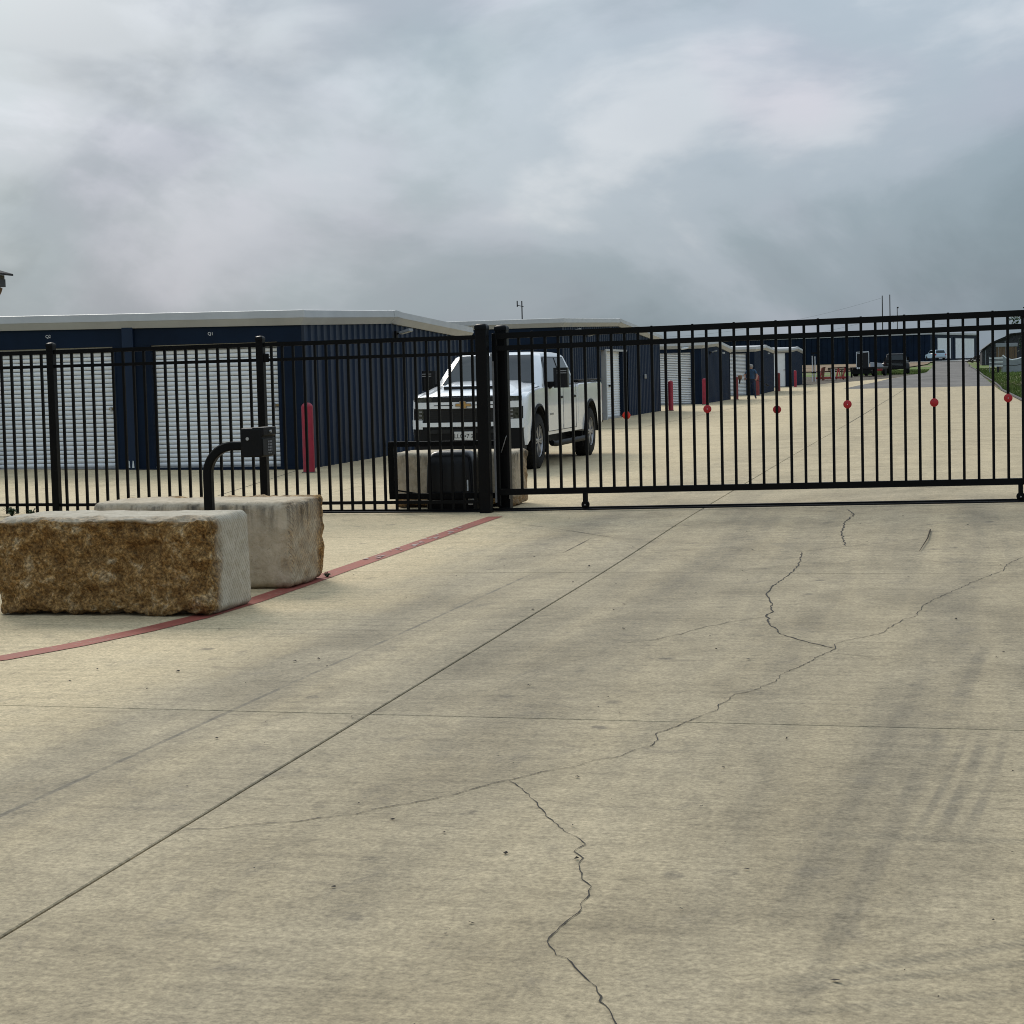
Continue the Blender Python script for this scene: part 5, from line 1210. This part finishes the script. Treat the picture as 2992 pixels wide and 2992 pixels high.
# ------------------------------------------------------------------ eave of the office at the left edge
def eave():
    t = empty('office_porch', (-9.2, 14.6, 0), 'dark roof corner with charcoal fascia at the left edge of the picture', 'building')
    def L(x, y, z): return (x + 9.2, y - 14.6, z)
    X1, Y0, Y1 = -8.165, 14.0, 8.0
    MB().add([L(X1 + .045, Y0 + .06, 2.468), L(X1 + .045, Y1, 2.468), L(-10.6, Y1, 3.35), L(-10.6, 12.4, 3.35), L(X1 + .045, Y0 + .06, 2.45), L(X1 + .045, Y1, 2.45), L(-10.6, Y1, 3.33), L(-10.6, 12.4, 3.33)],
             [(0, 1, 2, 3), (7, 6, 5, 4), (0, 4, 5, 1), (1, 5, 6, 2), (2, 6, 7, 3), (3, 7, 4, 0)]).build('roof', shingle, t)
    MB().add([L(X1 + .044, Y0 + .06, 2.467), L(-10.6, 12.4, 3.349), L(-13, 12.4, 3.349), L(-13, Y0 + .06, 2.467)], [(0, 1, 2, 3)]).build('roof_slope', shingle, t)
    MB().box(X1 - .03 + 9.2, X1 + 9.2, Y1 - 14.6, Y0 - 14.6, 2.350, 2.419).build('fascia_board', fasciad, t)
    MB().box(-13 + 9.2, X1 - .031 + 9.2, Y0 - 14.6 - .03, Y0 - 14.6, 2.350, 2.419).build('fascia_board', fasciad, t)
    MB().box(X1 - .03 + 9.2, X1 - .006 + 9.2, Y1 - 14.6, Y0 - 14.6 - .004, 2.4195, 2.455).build('frieze_board', pmat('olive grey board', (.085, .08, .06), .7, 0, .12, 3), t)
    MB().box(-13 + 9.2, X1 - .032 + 9.2, Y1 - 14.6, Y0 - 14.6 - .032, 2.343, 2.349).build('soffit', letterw, t)
    MB().tube([L(X1 - .02, Y0 - .06, 2.342), L(X1 - .032, Y0 - .06, 2.31), L(X1 - .06, Y0 - .06, 2.262), L(-8.32, Y0 - .06, 2.20), L(-8.62, Y0 - .06, 2.08)], .022, 8).build('brace', bracem, t)
    MB().box(-8.72 + 9.2, -8.6 + 9.2, Y0 - 14.6 - .12, Y0 - 14.6, 0, 2.342).build('post', bracem, t)
    MB().box(-13 + 9.2, -9.4 + 9.2, 9 - 14.6, 13.2 - 14.6, 0, 2.342).build('wall', greym, t)
eave()

# ------------------------------------------------------------------ small litter, weeds
def litter():
    mb = MB()
    def flake(x, y, s):
        n = random.randint(4, 6); a0 = random.uniform(0, 6.28); z = zg(x, y) + .004; el = random.uniform(.3, .9); pts = []
        for k in range(n):
            a = a0 + 6.28 * k / n; px, py = math.cos(a) * s * random.uniform(.7, 1.1), math.sin(a) * s * el * random.uniform(.7, 1.1)
            c_, s_ = math.cos(a0), math.sin(a0); pts.append((x + px * c_ - py * s_, y + px * s_ + py * c_, z + random.uniform(0, s * .35)))
        mb.add(pts + [(x, y, z + s * random.uniform(.2, .6))], [(k, (k + 1) % n, n) for k in range(n)])
    for _ in range(230):
        y = 3.6 + 13.5 * random.random() ** .9; x = -0.24 * y + random.uniform(-.31, .31) * y
        flake(x, y, random.choice((.004, .005, .006, .008, .010, .014)))
    for x, y, s in ((-2.25, 3.36, .012), (-1.17, 3.62, .013), (-1.72, 4.6, .01)): flake(x, y, s)
    tag(mb.build('litter', pmat('dry litter', (.045, .035, .024), .9, 0, .4, 20)), 'bits of dry leaf and grit scattered on the concrete', 'litter', kind='stuff')
    # a dark twig near the gate
    tag(MB().tube([(-.155, 15.05, zg(-.1, 15) + .012), (-.17, 14.4, zg(-.1, 14.4) + .016), (-.222, 13.6, zg(-.1, 13.6) + .01)], [.006, .005, .002], 6).build('stick', barkm), 'thin dark stick lying on the concrete in front of the gate', 'stick')
    def weed(x, y, s, lab):
        mb = MB()
        for k in range(26):
            a = random.uniform(0, 6.28); r_ = s * random.uniform(.5, 1.2); h = s * random.uniform(.2, .9); w = s * .10
            b0 = Vector((0, 0, 0)); m_ = Vector((math.cos(a) * r_ * .5, math.sin(a) * r_ * .5, h)); e = Vector((math.cos(a) * r_, math.sin(a) * r_, h * .7)); sd_ = Vector((-math.sin(a), math.cos(a), 0)) * w
            mb.add([b0 - sd_ * .4, b0 + sd_ * .4, m_ + sd_, m_ - sd_, e], [(0, 1, 2, 3), (3, 2, 4)])
        o = mb.build('weed', leafm, loc=(x, y, zg(x, y)), fix=False); tag(o, lab, 'weed', 'weeds growing in the concrete joints')
    weed(-10.25, 17.5, .13, 'green weed tuft at the foot of the fence by the left edge'); weed(-9.98, 17.45, .10, 'small weed tuft at the foot of the fence near the leftmost post')
    weed(-4.44, 11.95, .045, 'tiny dry weed sprouting in the red stripe by the pale block')
litter()
